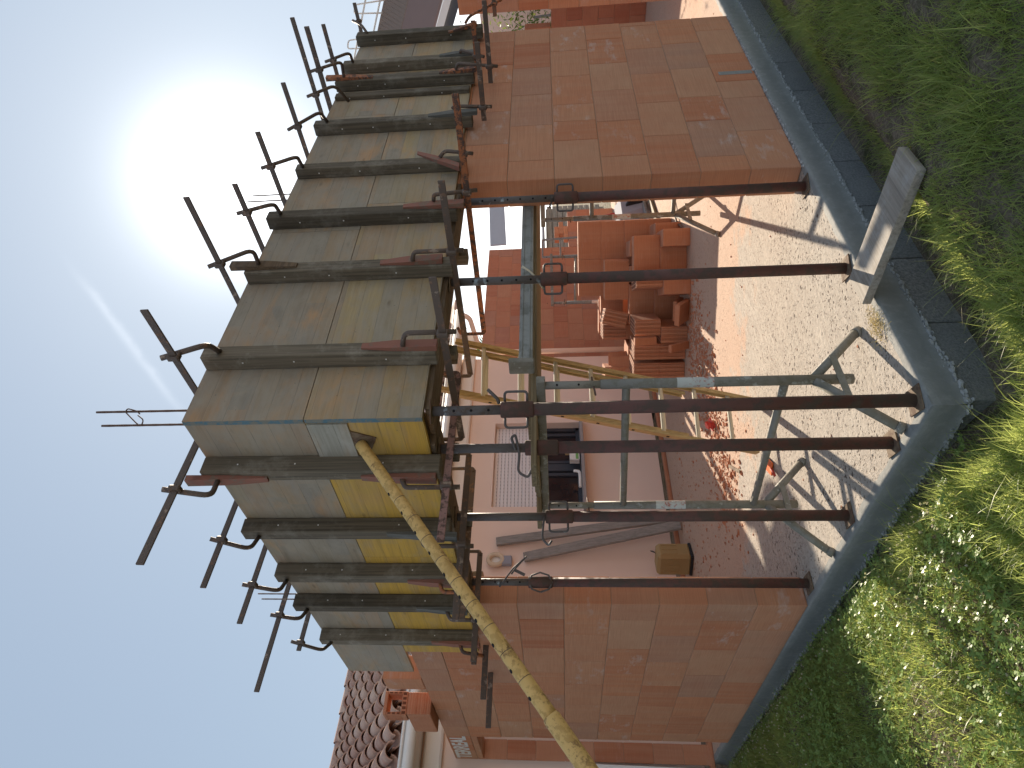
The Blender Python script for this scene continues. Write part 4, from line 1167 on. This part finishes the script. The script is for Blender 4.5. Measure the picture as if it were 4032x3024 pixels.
# tiled roof
m = MB()
EY, EZ, RY, RZ = 5.52, 3.26, 8.55, 4.72
sl_len = math.hypot(RY - EY, RZ - EZ); sd = Vector((0, RY - EY, RZ - EZ)).normalized(); sn = Vector((0, -sd.z, sd.y))
rr = random.Random(2)
def tile(m, x, t0, rad0, rad1, length, over, up_):
    """half-round tile from slope distance t0 upwards; convex (up_) or concave"""
    n = 8; vs = []
    for (tt, rad, lift) in ((t0, rad0, .035 if up_ else .0), (t0 + length, rad1, .008 if up_ else -.018)):
        for th in (0.0, .014):
            for k in range(n + 1):
                a = math.pi * k / n
                rr_ = rad - th
                o = Vector((x - math.cos(a) * rr_, 0, 0)); hgt = math.sin(a) * rr_ * (1 if up_ else -1)
                p = Vector((0, EY, EZ)) + sd * tt + sn * (hgt + lift + (.045 if up_ else .09)); vs.append((o.x, p.y, p.z))
    q = n + 1; fs = []
    for k in range(n):
        fs += [(k, k + 1, 2 * q + k + 1, 2 * q + k), (q + k, 3 * q + k, 3 * q + k + 1, q + k + 1), (k, q + k, q + k + 1, k + 1)]
    if not up_: fs = [f[::-1] for f in fs]
    m.add(vs, fs, True)
nt = int(sl_len / .36) + 1
for i in range(-12, 28):
    x = .13 + i * .235
    if x > 7.3 or x < -2.6: continue
    for k in range(nt):
        if k * .36 > sl_len: continue
        tile(m, x + rr.uniform(-.008, .008), k * .36 - .06, .098, .080, .43, .05, True)
        if k == 0 or i % 1 == 0: tile(m, x + .1175, k * .36 - .03, .095, .075, .42, .05, False)
prof = [Vector((0, EY, EZ)), Vector((0, RY, RZ)), Vector((0, RY + 2.6, RZ - 1.25))]
m.add([(-2.8, p.y, p.z) for p in prof] + [(7.3, p.y, p.z) for p in prof] + [(-2.8, p.y, p.z - .06) for p in prof] + [(7.3, p.y, p.z - .06) for p in prof],
      [(0, 3, 4, 1), (1, 4, 5, 2), (6, 7, 10, 9), (7, 8, 11, 10), (0, 6, 9, 3), (2, 5, 11, 8), (0, 1, 7, 6), (1, 2, 8, 7), (3, 9, 10, 4), (4, 10, 11, 5)], False)
roof = hpart('roof', m, M['tile'])
m = MB()
for i in range(24):
    x = -2.6 + i * .40
    vs = []; n = 8
    for (xx, rad) in ((x, .13), (x + .44, .105)):
        for k in range(n + 1):
            a = math.pi * k / n; vs.append((xx, RY - math.cos(a) * rad, RZ + .06 + math.sin(a) * rad))
    m.add(vs, [(k, n + 1 + k, n + 2 + k, k + 1) for k in range(n)], True)
m.obj('ridge', M['tile'], roof)
m = MB()
m.bar((-2.9, 5.47, 3.165), (6.9, 5.47, 3.165), .012, .15, (0, 0, 1)); m.bar((-2.9, 5.56, 3.10), (6.9, 5.56, 3.10), .18, .012, (0, 0, 1))
m.tube([(-2.9, 5.405, 3.225), (6.9, 5.405, 3.225)], .017, 8); m.tube([(-2.9, 5.44, 3.15), (6.9, 5.44, 3.15)], .06, 14)
gut = hpart('gutter', m, M['gutter'])
m = MB(); m.box((2.0, 5.78, 3.13), (9.8, .46, .02), None, .002); m.box((2.0, 5.99, 2.99), (9.8, .10, .20), None, .03); hpart('eaves_soffit', m, M['white'])
m = MB(); m.tube(rounded([(6.85, 5.47, 3.1), (6.85, 5.55, 2.98), (6.62, 5.98, 2.86), (6.46, 6.0, 2.7), (6.46, 6.0, .2)], .08, 6), .042, 14); hpart('downpipe', m, M['pink'])

# things at the house wall
m = MB(); m.tube([(2.58 + .075 * math.cos(k * math.pi / 10), 5.985, 2.40 + .095 * math.sin(k * math.pi / 10)) for k in range(21)], .032, 10, cap=False)
wl = thing('wall_lamp', 'round beige wall lamp with dark box under it, on the pink wall', 'lamp', (2.58, 6.03, 2.35))
m.obj('ring', M['beige'], wl)
m = MB(); m.box((2.57, 6.00, 2.255), (.125, .08, .14), None, .012); m.obj('sensor_box', M['cloth'], wl)
m = MB(); m.tube([(2.58, 6.01, 2.40), (2.58, 6.045, 2.40)], .07, 16); m.obj('back_plate', M['white'], wl)
def beam(p0, p1, w, h, lab, name='beam', mat='greybeam', up_=(0, 1, 0)):
    m = MB(); m.bar(p0, p1, w, h, up_, .004)
    return tag(m.obj(name, M[mat], None, p0), lab, 'beam', 'grey beams leaning on the house wall')
beam((3.06, 5.74, .02), (2.85, 6.0, 2.40), .115, .05, 'longer grey beam leaning on the pink wall')
beam((2.90, 5.66, .02), (2.62, 6.0, 2.03), .125, .05, 'shorter grey beam leaning on the pink wall by the tan case')
# tan case
cs = thing('tool_case', 'ribbed tan plastic case standing on the slab by the pink wall', 'case', (2.30, 5.45, 0))
m = MB(); Rc = Rz(.35)
m.box((2.30, 5.45, .215), (.26, .31, .40), Rc, .035); m.obj('body', M['case'], cs)
for k in range(3):
    m = MB(); m.box(Vector((2.30, 5.45, 0)) + Rc @ Vector((-.131, -.09 + k * .09, .25)), (.012, .03, .18), Rc, .006); m.obj('rib', M['case'], cs)
for k in range(3):
    m = MB(); m.box(Vector((2.30, 5.45, 0)) + Rc @ Vector((-.075 + k * .075, -.156, .27)), (.03, .012, .18), Rc, .006); m.obj('rib', M['case'], cs)
m = MB(); m.box((2.30, 5.45, .018), (.25, .30, .034), Rc, .012); m.obj('base', M['black'], cs)
m = MB(); m.tube(rounded([(2.40, 5.50, .38), (2.44, 5.5, .47), (2.38, 5.4, .44), (2.34, 5.42, .40)], .03), .004, 6); m.obj('cord', M['black'], cs)
# boxes on the sill
m = MB(); m.box((4.42, 6.02, 1.345), (.16, .14, .20), Rz(.15), .004); tag(m.obj('cardboard_box', M['cardboard']), 'small cardboard box on the window sill', 'box')
pk = thing('carton', 'white and green printed carton on the window sill', 'box', (4.22, 5.99, 1.24))
m = MB(); m.box((4.24, 5.98, 1.31), (.18, .12, .14), Rz(-.1), .003); m.obj('box', M['white'], pk)
m = MB(); m.box((4.24, 5.918, 1.275), (.17, .004, .04), Rz(-.1), .001); m.obj('print', M['green'], pk)
m = MB(); m.tube(rounded([(3.98, 5.98, 1.33), (3.96, 5.96, 1.25), (3.85, 5.94, 1.245), (3.68, 5.94, 1.25)], .05), .022, 10)
tag(m.obj('hand_tool', M['white']), 'white handled hand tool lying on the window sill', 'tool')

# ------------------------------------------------------------------ far corner of the building site
# wheelbarrow stood on its nose
wb = thing('wheelbarrow', 'red wheelbarrow with orange grips upended beside the tall block stack', 'wheelbarrow', (8.0, 4.45, 0))
for sx in (-.24, .24):
    m = MB(); m.tube(rounded([(8.05 + sx, 4.62, .72), (8.05 + sx, 4.58, .52), (8.05 + sx * .9, 4.45, .25), (8.05 + sx * .25, 4.30, .04)], .1), .020, 10); hd = m.obj('handle', M['redpaint'], wb)
    m = MB(); m.tube([(8.05 + sx, 4.635, .80), (8.05 + sx, 4.62, .68)], [.022, .026], 10); m.obj('grip', M['orange'], hd)
m = MB()
vs = [(7.72, 4.50, .50), (8.38, 4.50, .50), (8.34, 4.38, .02), (7.76, 4.38, .02), (7.84, 4.28, .42), (8.26, 4.28, .42), (8.22, 4.2, .06), (7.88, 4.2, .06)]
m.add(vs, [(0, 1, 5, 4), (1, 2, 6, 5), (2, 3, 7, 6), (3, 0, 4, 7), (4, 5, 6, 7)]); m.obj('tray', M['cloth'], wb)
m = MB(); m.tube([(8.05 - .03, 4.3, .18), (8.05 + .03, 4.3, .18)], .17, 24); m.obj('wheel', M['black'], wb)
for i, (y, h_, mm) in enumerate(((4.1, .10, 'brick_new'), (4.0, .06, 'greybeam'), (3.9, .035, 'deckwood'))):
    m = MB(); m.bar((6.5, y - .1 * i, .03 + .05 * (2 - i)), (7.9, y + .25 - .1 * i, .03 + .05 * (2 - i)), .10, .04, (0, 0, 1), .003)
    tag(m.obj('batten', M[mm]), ['reddish', 'grey', 'brown'][i] + ' batten in the stack of strips behind the tall stack', 'batten', 'battens lying behind the tall stack')
m = MB(); m.tube(rounded([(5.0, 2.74, .03), (5.3, 2.78, .025), (5.5, 2.9, .03), (5.9, 2.86, .03)], .1), .012, 8); m.tube([(4.95, 2.72, .03), (5.05, 2.76, .03)], .018, 8)
tag(m.obj('iron_bar', M['clamp']), 'dark bent iron bar lying in front of the tall stack', 'bar')
sl = thing('step_ladder', 'short grey ladder standing behind the tall block stack', 'ladder', (7.9, 5.1, 0))
for sx, b in ((7.86, 7.55), (8.36, 8.12)):
    m = MB(); m.bar((b, 4.85, .0), (sx, 5.1, 1.73), .045, .022, (0, 1, 0), .003); m.obj('rail', M['greybeam'], sl)
for k in range(6):
    t_ = .1 + k * .18
    m = MB(); m.bar((7.55 + .31 * t_, 4.85 + .25 * t_, 1.73 * t_), (8.12 + .24 * t_, 4.85 + .25 * t_, 1.73 * t_), .03, .03, (0, 0, 1), .004); m.obj('rung', M['greybeam'], sl)
# shed and board beyond the back opening
sh = thing('shed', 'grey slatted shed seen under the scaffold deck', 'shed', (14.3, 9.8, 0))
m = MB()
for k in range(10): m.box((14.3, 9.3, .2 + k * .155), (3.2, .03, .14), None, .004)
m.box((14.3, 10.2, .85), (3.15, 1.7, 1.7), None, .01); m.obj('wall', M['shed'], sh)
m = MB(); m.box((14.3, 10.1, 1.78), (3.5, 2.1, .06), None, .01); m.obj('roof', M['cloth'], sh)
m = MB(); m.box((13.04, 7.9, 2.92), (1.78, .04, .40), Matrix.Rotation(math.radians(-3.5), 3, 'Y') , .002)
bdd = tag(m.obj('board', M['boardblue']), 'blue-grey board fixed above the back block wall', 'board')
m = MB()
for k in range(3): m.box((12.45 + .2 * (k % 2), 7.87 + .003 * k, 1.205 + k * .111), (.5, .14, .11), None, .004)
tag(m.obj('brick_pile', M['brick_new']), 'few pale bricks on the sill of the back opening', 'bricks')
# palm-like plant between house and back wall
pl_ = thing('palm_plant', 'green palm-like plant by the downpipe of the house', 'plant', (10.2, 9.5, 0))
m = MB(); m.tube([(10.2, 9.5, 0), (10.22, 9.5, 1.9), (10.2, 9.48, 3.2)], [.09, .08, .07], 10); m.obj('trunk', M['greybeam'], pl_)
m = MB(); pr_ = random.Random(5)
for k in range(26):
    a = pr_.uniform(0, 6.28); el = pr_.uniform(.1, 1.2); L_ = pr_.uniform(.8, 1.35)
    q0 = Vector((10.2, 9.48, 3.2)); dirv = Vector((math.cos(a) * math.cos(el), math.sin(a) * math.cos(el), math.sin(el)))
    sd_ = dirv.cross(Vector((0, 0, 1))).normalized() * .028
    pts = [q0 + dirv * L_ * t_ - Vector((0, 0, .5 * t_ * t_ * L_ * math.cos(el))) for t_ in (0, .35, .7, 1)]
    vs = []
    for j, p_ in enumerate(pts): w_ = (1, 1.2, .8, .05)[j]; vs += [p_ - sd_ * w_, p_ + sd_ * w_]
    m.add(vs, [(0, 1, 3, 2), (2, 3, 5, 4), (4, 5, 7, 6)], True)
m.obj('leaves', M['palm'], pl_)

# neighbouring house at the top edge of the photo
nb = thing('neighbour_house', 'brown roofed neighbouring house at the top edge of the photo', 'house', (12.6, 1.0, 0))
def sloped(m, x0, x1, za, zb, ya=1.0, yb=4.2, k=.44, mi=0):
    f = lambda y, z: z + k * (y - 2.3)
    P = [(x0, ya, f(ya, za)), (x0, yb, f(yb, za)), (x1, yb, f(yb, zb)), (x1, ya, f(ya, zb))]
    T = [(p[0] + .02, p[1], p[2] + .05) for p in P]
    m.add(P + T, [(0, 1, 2, 3), (7, 6, 5, 4), (0, 4, 5, 1), (1, 5, 6, 2), (2, 6, 7, 3), (3, 7, 4, 0)], False, mi)
m = MB(); m.box((13.6, 1.6, 1.4), (2.4, 5.5, 2.9), None, .01); m.obj('wall', M['pink'], nb)
m = MB(); sloped(m, 12.0, 12.9, 3.50, 4.15); nr = m.obj('roof', M['roofpanel'], nb)
m = MB(); sloped(m, 12.91, 13.7, 4.17, 4.72)
for k in range(40):
    y = 1.0 + k * .08
    m.bar((12.93, y, 4.21 + .44 * (y - 2.3)), (13.69, y, 4.75 + .44 * (y - 2.3)), .02, .02)
m.obj('ribbed_roof', M['ribpanel'], nr)
m = MB(); m.bar((11.98, 1.0, 3.42 + .44 * -1.3), (11.98, 4.2, 3.42 + .44 * 1.9), .03, .14, (0, 0, 1)); m.obj('verge_board', M['white'], nb)
m = MB(); m.bar((12.1, 1.0, 3.26 + .44 * -1.3), (12.1, 4.2, 3.26 + .44 * 1.9), .1, .18, (0, 0, 1)); m.obj('eave_shade_strip', M['frame'], nb)  # dark strip standing in for the shade under the eave
m = MB()
for dz in (.10, .42): m.tube([(13.7, 1.0, 4.75 + dz + .44 * -1.3), (13.7, 4.0, 4.75 + dz + .44 * 1.7)], .02, 8)
for y in (1.3, 2.0, 2.7, 3.4):
    zz = 4.78 + .44 * (y - 2.3); m.tube(rounded([(13.69, y, zz - .05), (13.69, y + .05, zz + .62), (13.69, y + .22, zz + .68), (13.69, y + .25, zz)], .06), .016, 8)
m.obj('guard_rail', M['gutter'], nb)
# seen through the far opening
m = MB(); m.box((10.1, 2.35, 1.72), (.20, .45, .42), None, .006)
for k in range(2):
    for j in range(4): m.box((9.998, 2.25 + j * .075, 1.62 + k * .16), (.003, .055, .12), None, .001, 1)
tag(m.obj('hollow_block', [M['brick_new'], M['celldark']]), 'block with square cells standing in the far gap', 'building block')
bu = thing('garden_shrub', 'grey-green shrub seen through the far gap at the top edge', 'shrub', (11.4, 2.4, 0))
m = MB(); m.tube([(11.4, 2.4, 0), (11.42, 2.4, .9), (11.4, 2.45, 1.8)], [.05, .04, .02], 8); m.obj('stem', M['greybeam'], bu)
m = MB(); pr_ = random.Random(8)
for k in range(900):
    q = Vector((11.4, 2.45, 1.9)) + Vector((pr_.gauss(0, .42), pr_.gauss(0, .5), pr_.gauss(0, .42)))
    a = Vector((pr_.uniform(-1, 1), pr_.uniform(-1, 1), pr_.uniform(-1, 1))).normalized(); b = a.cross(Vector((.3, .5, .8))).normalized()
    m.add([q, q + a * .05 + b * .018, q + a * .11, q + a * .05 - b * .018], [(0, 1, 2, 3)])
m.obj('foliage', M['palm'], bu)

# ------------------------------------------------------------------ small things on the slab
def flake(m, x, y, z, s, rr):
    n = rr.randint(4, 6); a0_ = rr.uniform(0, 6.3)
    h = s * rr.uniform(.15, .5); tx, ty = rr.uniform(-.3, .3), rr.uniform(-.3, .3)
    ring = [(x + math.cos(a0_ + 6.283 * k / n) * s * rr.uniform(.6, 1.1), y + math.sin(a0_ + 6.283 * k / n) * s * rr.uniform(.35, .8)) for k in range(n)]
    vs = [(p[0], p[1], z) for p in ring] + [(x + (p[0] - x) * .8, y + (p[1] - y) * .8, z + h + tx * (p[0] - x) + ty * (p[1] - y)) for p in ring]
    m.add(vs, [tuple(range(n, 2 * n))] + [(k, (k + 1) % n, n + (k + 1) % n, n + k) for k in range(n)])
rr = random.Random(12); m = MB()
for k in range(2300):
    t_ = rr.random()
    x = 1.75 + 2.5 * t_ + rr.gauss(0, .25); y = 3.35 - .1 * t_ + rr.gauss(0, .26)
    if x < .5 or y > 5.8: continue
    flake(m, x, y, .001, abs(rr.gauss(0, .013)) + .004, rr)
for k in range(500):
    flake(m, 1.5 + 2.2 * rr.random(), 3.2 + 2.4 * rr.random(), .001, abs(rr.gauss(0, .009)) + .003, rr)
for k in range(300):
    flake(m, rr.uniform(.3, 6), rr.uniform(.4, 5), .001, abs(rr.gauss(0, .006)) + .002, rr)
tag(m.obj('rubble', M['brick_new']), 'terracotta chips and dust scattered over the slab', 'rubble', kind='stuff')
m = MB()
for k in range(1500):
    if k % 2: x = .17 + 5 * rr.random() ** 1.2; y = .187 + .009 * (x - .175) - abs(rr.gauss(0, .006))
    else: y = .19 + 5.5 * rr.random(); x = .172 + .0135 * (y - .19) - abs(rr.gauss(0, .006))
    flake(m, x, y, -.15 + rr.gauss(0, .006), abs(rr.gauss(0, .0085)) + .003, rr)
for k in range(420):
    x = rr.uniform(2.2, 4.75); flake(m, x, .246 - abs(rr.gauss(0, .012)), .002, abs(rr.gauss(0, .007)) + .002, rr)
tag(m.obj('mortar_crumbs', M['crumb']), 'crumbs of mortar along the slab edges', 'rubble', kind='stuff')
m = MB()
for k in range(260):
    x = .80 + rr.gauss(0, .05) - .03 * (k % 3); y = .27 + rr.gauss(0, .035); a = rr.uniform(0, 6.3); L_ = rr.uniform(.008, .028)
    m.bar((x, y, .007 + rr.random() * .012), (x + math.cos(a) * L_, y + math.sin(a) * L_, .007 + rr.random() * .016), .0016, .0012)
tag(m.obj('wood_shavings', M['straw']), 'yellow wood shavings by the foot of the plank', 'shavings', kind='stuff')
tr = thing('trowel', 'red scraper lying on the slab between the trestle legs', 'tool', (1.28, 2.16, 0))
m = MB(); m.box((1.28, 2.16, .012), (.13, .10, .012), Rz(.6), .003); m.obj('blade', M['orange'], tr)
m = MB(); m.tube([(1.23, 2.12, .02), (1.13, 2.06, .03)], .010, 8); m.obj('grip', M['redpaint'], tr)
m = MB(); m.bar((1.72, 2.85, .012), (1.98, 3.12, .012), .025, .018); tag(m.obj('stick', M['rustplate']), 'short dark stick lying on the sunlit slab', 'stick')
m = MB(); 
for k in range(9): flake(m, 2.62 + rr.gauss(0, .02), 3.30 + rr.gauss(0, .02), .002 + .007 * k, .05, rr)
tag(m.obj('crushed_can', M['redpaint']), 'crushed red packaging among the chips', 'litter')
m = MB(); m.tube([(3.28 + .05 * math.cos(k * .5), 3.21 + .05 * math.sin(k * .5), .01 + .004 * k) for k in range(22)], .004, 6)
tag(m.obj('wire_coil', M['galv']), 'small coil of grey wire on the slab before the block pile', 'wire')

m = MB(); m.box((-.10, 5.965, .62), (.56, .03, 1.40), Matrix.Rotation(math.radians(3), 3, 'X'), .003)
tag(m.obj('white_panel', M['white']), 'white panel leaning at the bottom edge of the photo beyond the block jamb', 'panel')
# ------------------------------------------------------------------ grass, clover
rg = np.random.default_rng(4)
GZ = np.vectorize(ground_z)
def slab_dist(x, y):
    """distance outside the slab edge (positive outside)"""
    return np.maximum(0.185 + 0.009 * x - y, 0.172 + 0.0135 * y - x)
def vnoise(x, y, f, seed):
    q = np.random.default_rng(seed); a = q.uniform(0, 6.28, 6); b = q.uniform(0, 6.28, 6); s = 0
    for k in range(6):
        s = s + np.sin(f * (1 + .37 * k) * (x * np.cos(a[k]) + y * np.sin(a[k])) + b[k])
    return s / 3.2
def blades(x, y, h, w, lean, ang, name, mat, label, cat=None, curl=0.5):
    n = len(x); z = GZ(x, y) - .006
    dx, dy = np.cos(ang), np.sin(ang); px, py = -dy, dx
    tw = rg.uniform(-.9, .9, n); px, py = px * np.cos(tw) - py * np.sin(tw), px * np.sin(tw) + py * np.cos(tw)
    V = np.zeros((n, 7, 3)); T = [0, .38, .72, 1.0]; W = [1, .95, .62, 0]
    for j, (t, ww) in enumerate(zip(T, W)):
        off = h * lean * (t * .35 + t * t * curl * 1.3); zz = z + h * t * (1 - .42 * curl * t * lean)
        X = x + dx * off; Y = y + dy * off
        if j < 3:
            V[:, 2 * j] = np.stack([X - px * w * ww / 2, Y - py * w * ww / 2, zz], 1)
            V[:, 2 * j + 1] = np.stack([X + px * w * ww / 2, Y + py * w * ww / 2, zz], 1)
        else: V[:, 6] = np.stack([X, Y, zz], 1)
    base = (np.arange(n) * 7)[:, None]
    loops = np.concatenate([base + np.array([[0, 1, 3, 2, 2, 3, 5, 4, 4, 5, 6]])], 1).ravel()
    me = bpy.data.meshes.new(name)
    me.vertices.add(n * 7); me.vertices.foreach_set('co', V.ravel())
    me.loops.add(n * 11); me.loops.foreach_set('vertex_index', loops.astype(np.int32))
    me.polygons.add(n * 3)
    st = (np.arange(n) * 11)[:, None] + np.array([[0, 4, 8]])
    me.polygons.foreach_set('loop_start', st.ravel().astype(np.int32))
    me.polygons.foreach_set('loop_total', np.tile([4, 4, 3], n).astype(np.int32))
    me.update(calc_edges=True); me.validate()
    me.materials.append(mat)
    ob = bpy.data.objects.new(name, me); COL.objects.link(ob)
    return tag(ob, label, kind='stuff')
def scatter(n, x0, x1, y0, y1):
    return rg.uniform(x0, x1, n), rg.uniform(y0, y1, n)
# lawn along the upper wing
x, y = scatter(155000, -1.2, 6.4, -1.4, .3)
d = slab_dist(x, y)
inside = (x < 0.033 * y) 
soil = np.zeros(len(x))
for (cx_, cy_, sx_, sy_) in ((1.85, -.31, .55, .19), (1.36, -.42, .18, .2), (1.5, -.95, .24, .1), (.9, -.95, .15, .08), (3.3, -.4, .4, .12)):
    soil = np.maximum(soil, np.exp(-((x - cx_) / sx_) ** 2 - ((y - cy_) / sy_) ** 2))
p = np.clip(.8 + .45 * vnoise(x, y, 3.1, 1), .15, 1) * (1 - .96 * np.clip(soil * 1.5, 0, 1))
p *= 1 - (np.abs(x - 1.0) < .135) * (y > -.53)
p *= np.clip((d - .08) / .22, 0, 1) * np.exp(-np.maximum(0, d - 1.3) * 1.2)
k = rg.random(len(x)) < p
x, y, d = x[k], y[k], d[k]
n = len(x)
tuft = np.clip(vnoise(x, y, 7.0, 2), -1, 1)
short = 1 - .45 * np.exp(-((x - 1.0) / .25) ** 2 - ((y + .35) / .35) ** 2)
h = np.exp(rg.normal(-2.85, .38, n)) * (1 + .45 * tuft)
near = np.exp(-((x - .5) / .7) ** 2 - ((y + .2) / .2) ** 2)
h *= (1 + .45 * near) * short
blades(x, y, h, rg.uniform(.0023, .005, n), rg.uniform(.35, 1.5, n), rg.uniform(0, 6.283, n) , 'grass', M['grass'], 'tufted grass with bare soil patches beside the upper wing of the slab')
# lawn along the lower wing
x, y = scatter(150000, -1.5, .35, -.4, 7.2)
d = slab_dist(x, y)
p = np.clip(.75 + .35 * vnoise(x, y, 3.7, 5), .2, 1) * np.clip((d - .02) / .1, 0, 1) * np.exp(-np.maximum(0, d - 1.3) * 1.2) * (y > x)
k = rg.random(len(x)) < p
x, y = x[k], y[k]; n = len(x)
h = np.exp(rg.normal(-2.9, .36, n)) * (1 + .4 * np.clip(vnoise(x, y, 6.0, 7), -1, 1))
near = np.exp(-((x + .12) / .16) ** 2 - ((y - .62) / .35) ** 2)
h *= 1 + .8 * near
blades(x, y, h, rg.uniform(.0024, .005, n), rg.uniform(.3, 1.4, n), rg.uniform(0, 6.283, n), 'grass', M['grass'], 'lush grass mixed with clover beside the lower wing of the slab')
# clover
x, y = scatter(34000, -1.5, .3, .3, 6.3)
d = slab_dist(x, y)
p = np.clip(.55 + .8 * vnoise(x, y, 2.3, 9), 0, 1) * np.clip((d - .03) / .06, 0, 1) * np.exp(-np.maximum(0, d - 1.2))
k = rg.random(len(x)) < p
cx_, cy_ = x[k], y[k]; n = len(cx_); cz_ = GZ(cx_, cy_) + rg.uniform(.025, .095, n)
V = []; Fc = []
for q in range(n):
    a0_ = rg.uniform(0, 6.28); sz = rg.uniform(.006, .0125); tx, ty = rg.uniform(-.5, .5, 2)
    for j in range(3):
        a = a0_ + j * 2.094; o = len(V)
        for (rr_, ww) in ((0, 0), (.55, .42), (1.0, .40), (1.08, 0), (1.0, -.40), (.55, -.42)):
            lx = math.cos(a) * rr_ * sz * 1.25 - math.sin(a) * ww * sz * 1.25; ly = math.sin(a) * rr_ * sz * 1.25 + math.cos(a) * ww * sz * 1.25
            V.append((cx_[q] + lx, cy_[q] + ly, cz_[q] + tx * lx + ty * ly + .15 * rr_ * sz))
        Fc.append(tuple(range(o, o + 6)))
me = bpy.data.meshes.new('clover_leaves'); me.from_pydata(V, [], Fc); me.materials.append(M['clover'])
ob = bpy.data.objects.new('clover_leaves', me); COL.objects.link(ob); tag(ob, 'clover leaves in the grass beside the lower wing of the slab', kind='stuff')
# clover flower heads on stalks
m = MB(); rr = random.Random(21)
cnt = 0
while cnt < 380:
    x = rr.uniform(-1.3, .12); y = rr.uniform(.35, 5.2)
    d = max(0.185 + .009 * x - y, 0.172 + 0.0135 * y - x)
    if d < .03 or d > 1.1: continue
    if math.sin(x * 3.1 + 1) + math.cos(y * 1.7) + rr.uniform(-1.2, 1.2) < 0: continue
    cnt += 1
    z = ground_z(x, y); h = rr.uniform(.06, .13); r0 = rr.uniform(.0045, .008)
    tx, ty = rr.uniform(-.02, .02), rr.uniform(-.02, .02)
    m.tube([(x, y, z), (x + tx * .4, y + ty * .4, z + h * .5), (x + tx, y + ty, z + h)], .0009, 4, 1, cap=False)
    c_ = Vector((x + tx, y + ty, z + h))
    for j in range(22):                       # florets
        a = rr.uniform(0, 6.283); e = math.asin(rr.uniform(-.55, 1))
        dv = Vector((math.cos(a) * math.cos(e), math.sin(a) * math.cos(e), math.sin(e)))
        s_ = dv.cross(Vector((.2, .3, .9))).normalized() * r0 * .30
        b0 = c_ + dv * r0 * .25; b1 = c_ + dv * r0 * 1.05 + Vector((0, 0, r0 * .15))
        m.add([b0 - s_ * .6, b0 + s_ * .6, b1 + s_, b1 - s_], [(0, 1, 2, 3)], False, 0)
ob = m.obj('clover_flowers', [M['flower'], M['clover']])
tag(ob, 'small white clover flower heads dotted through the grass', kind='stuff')
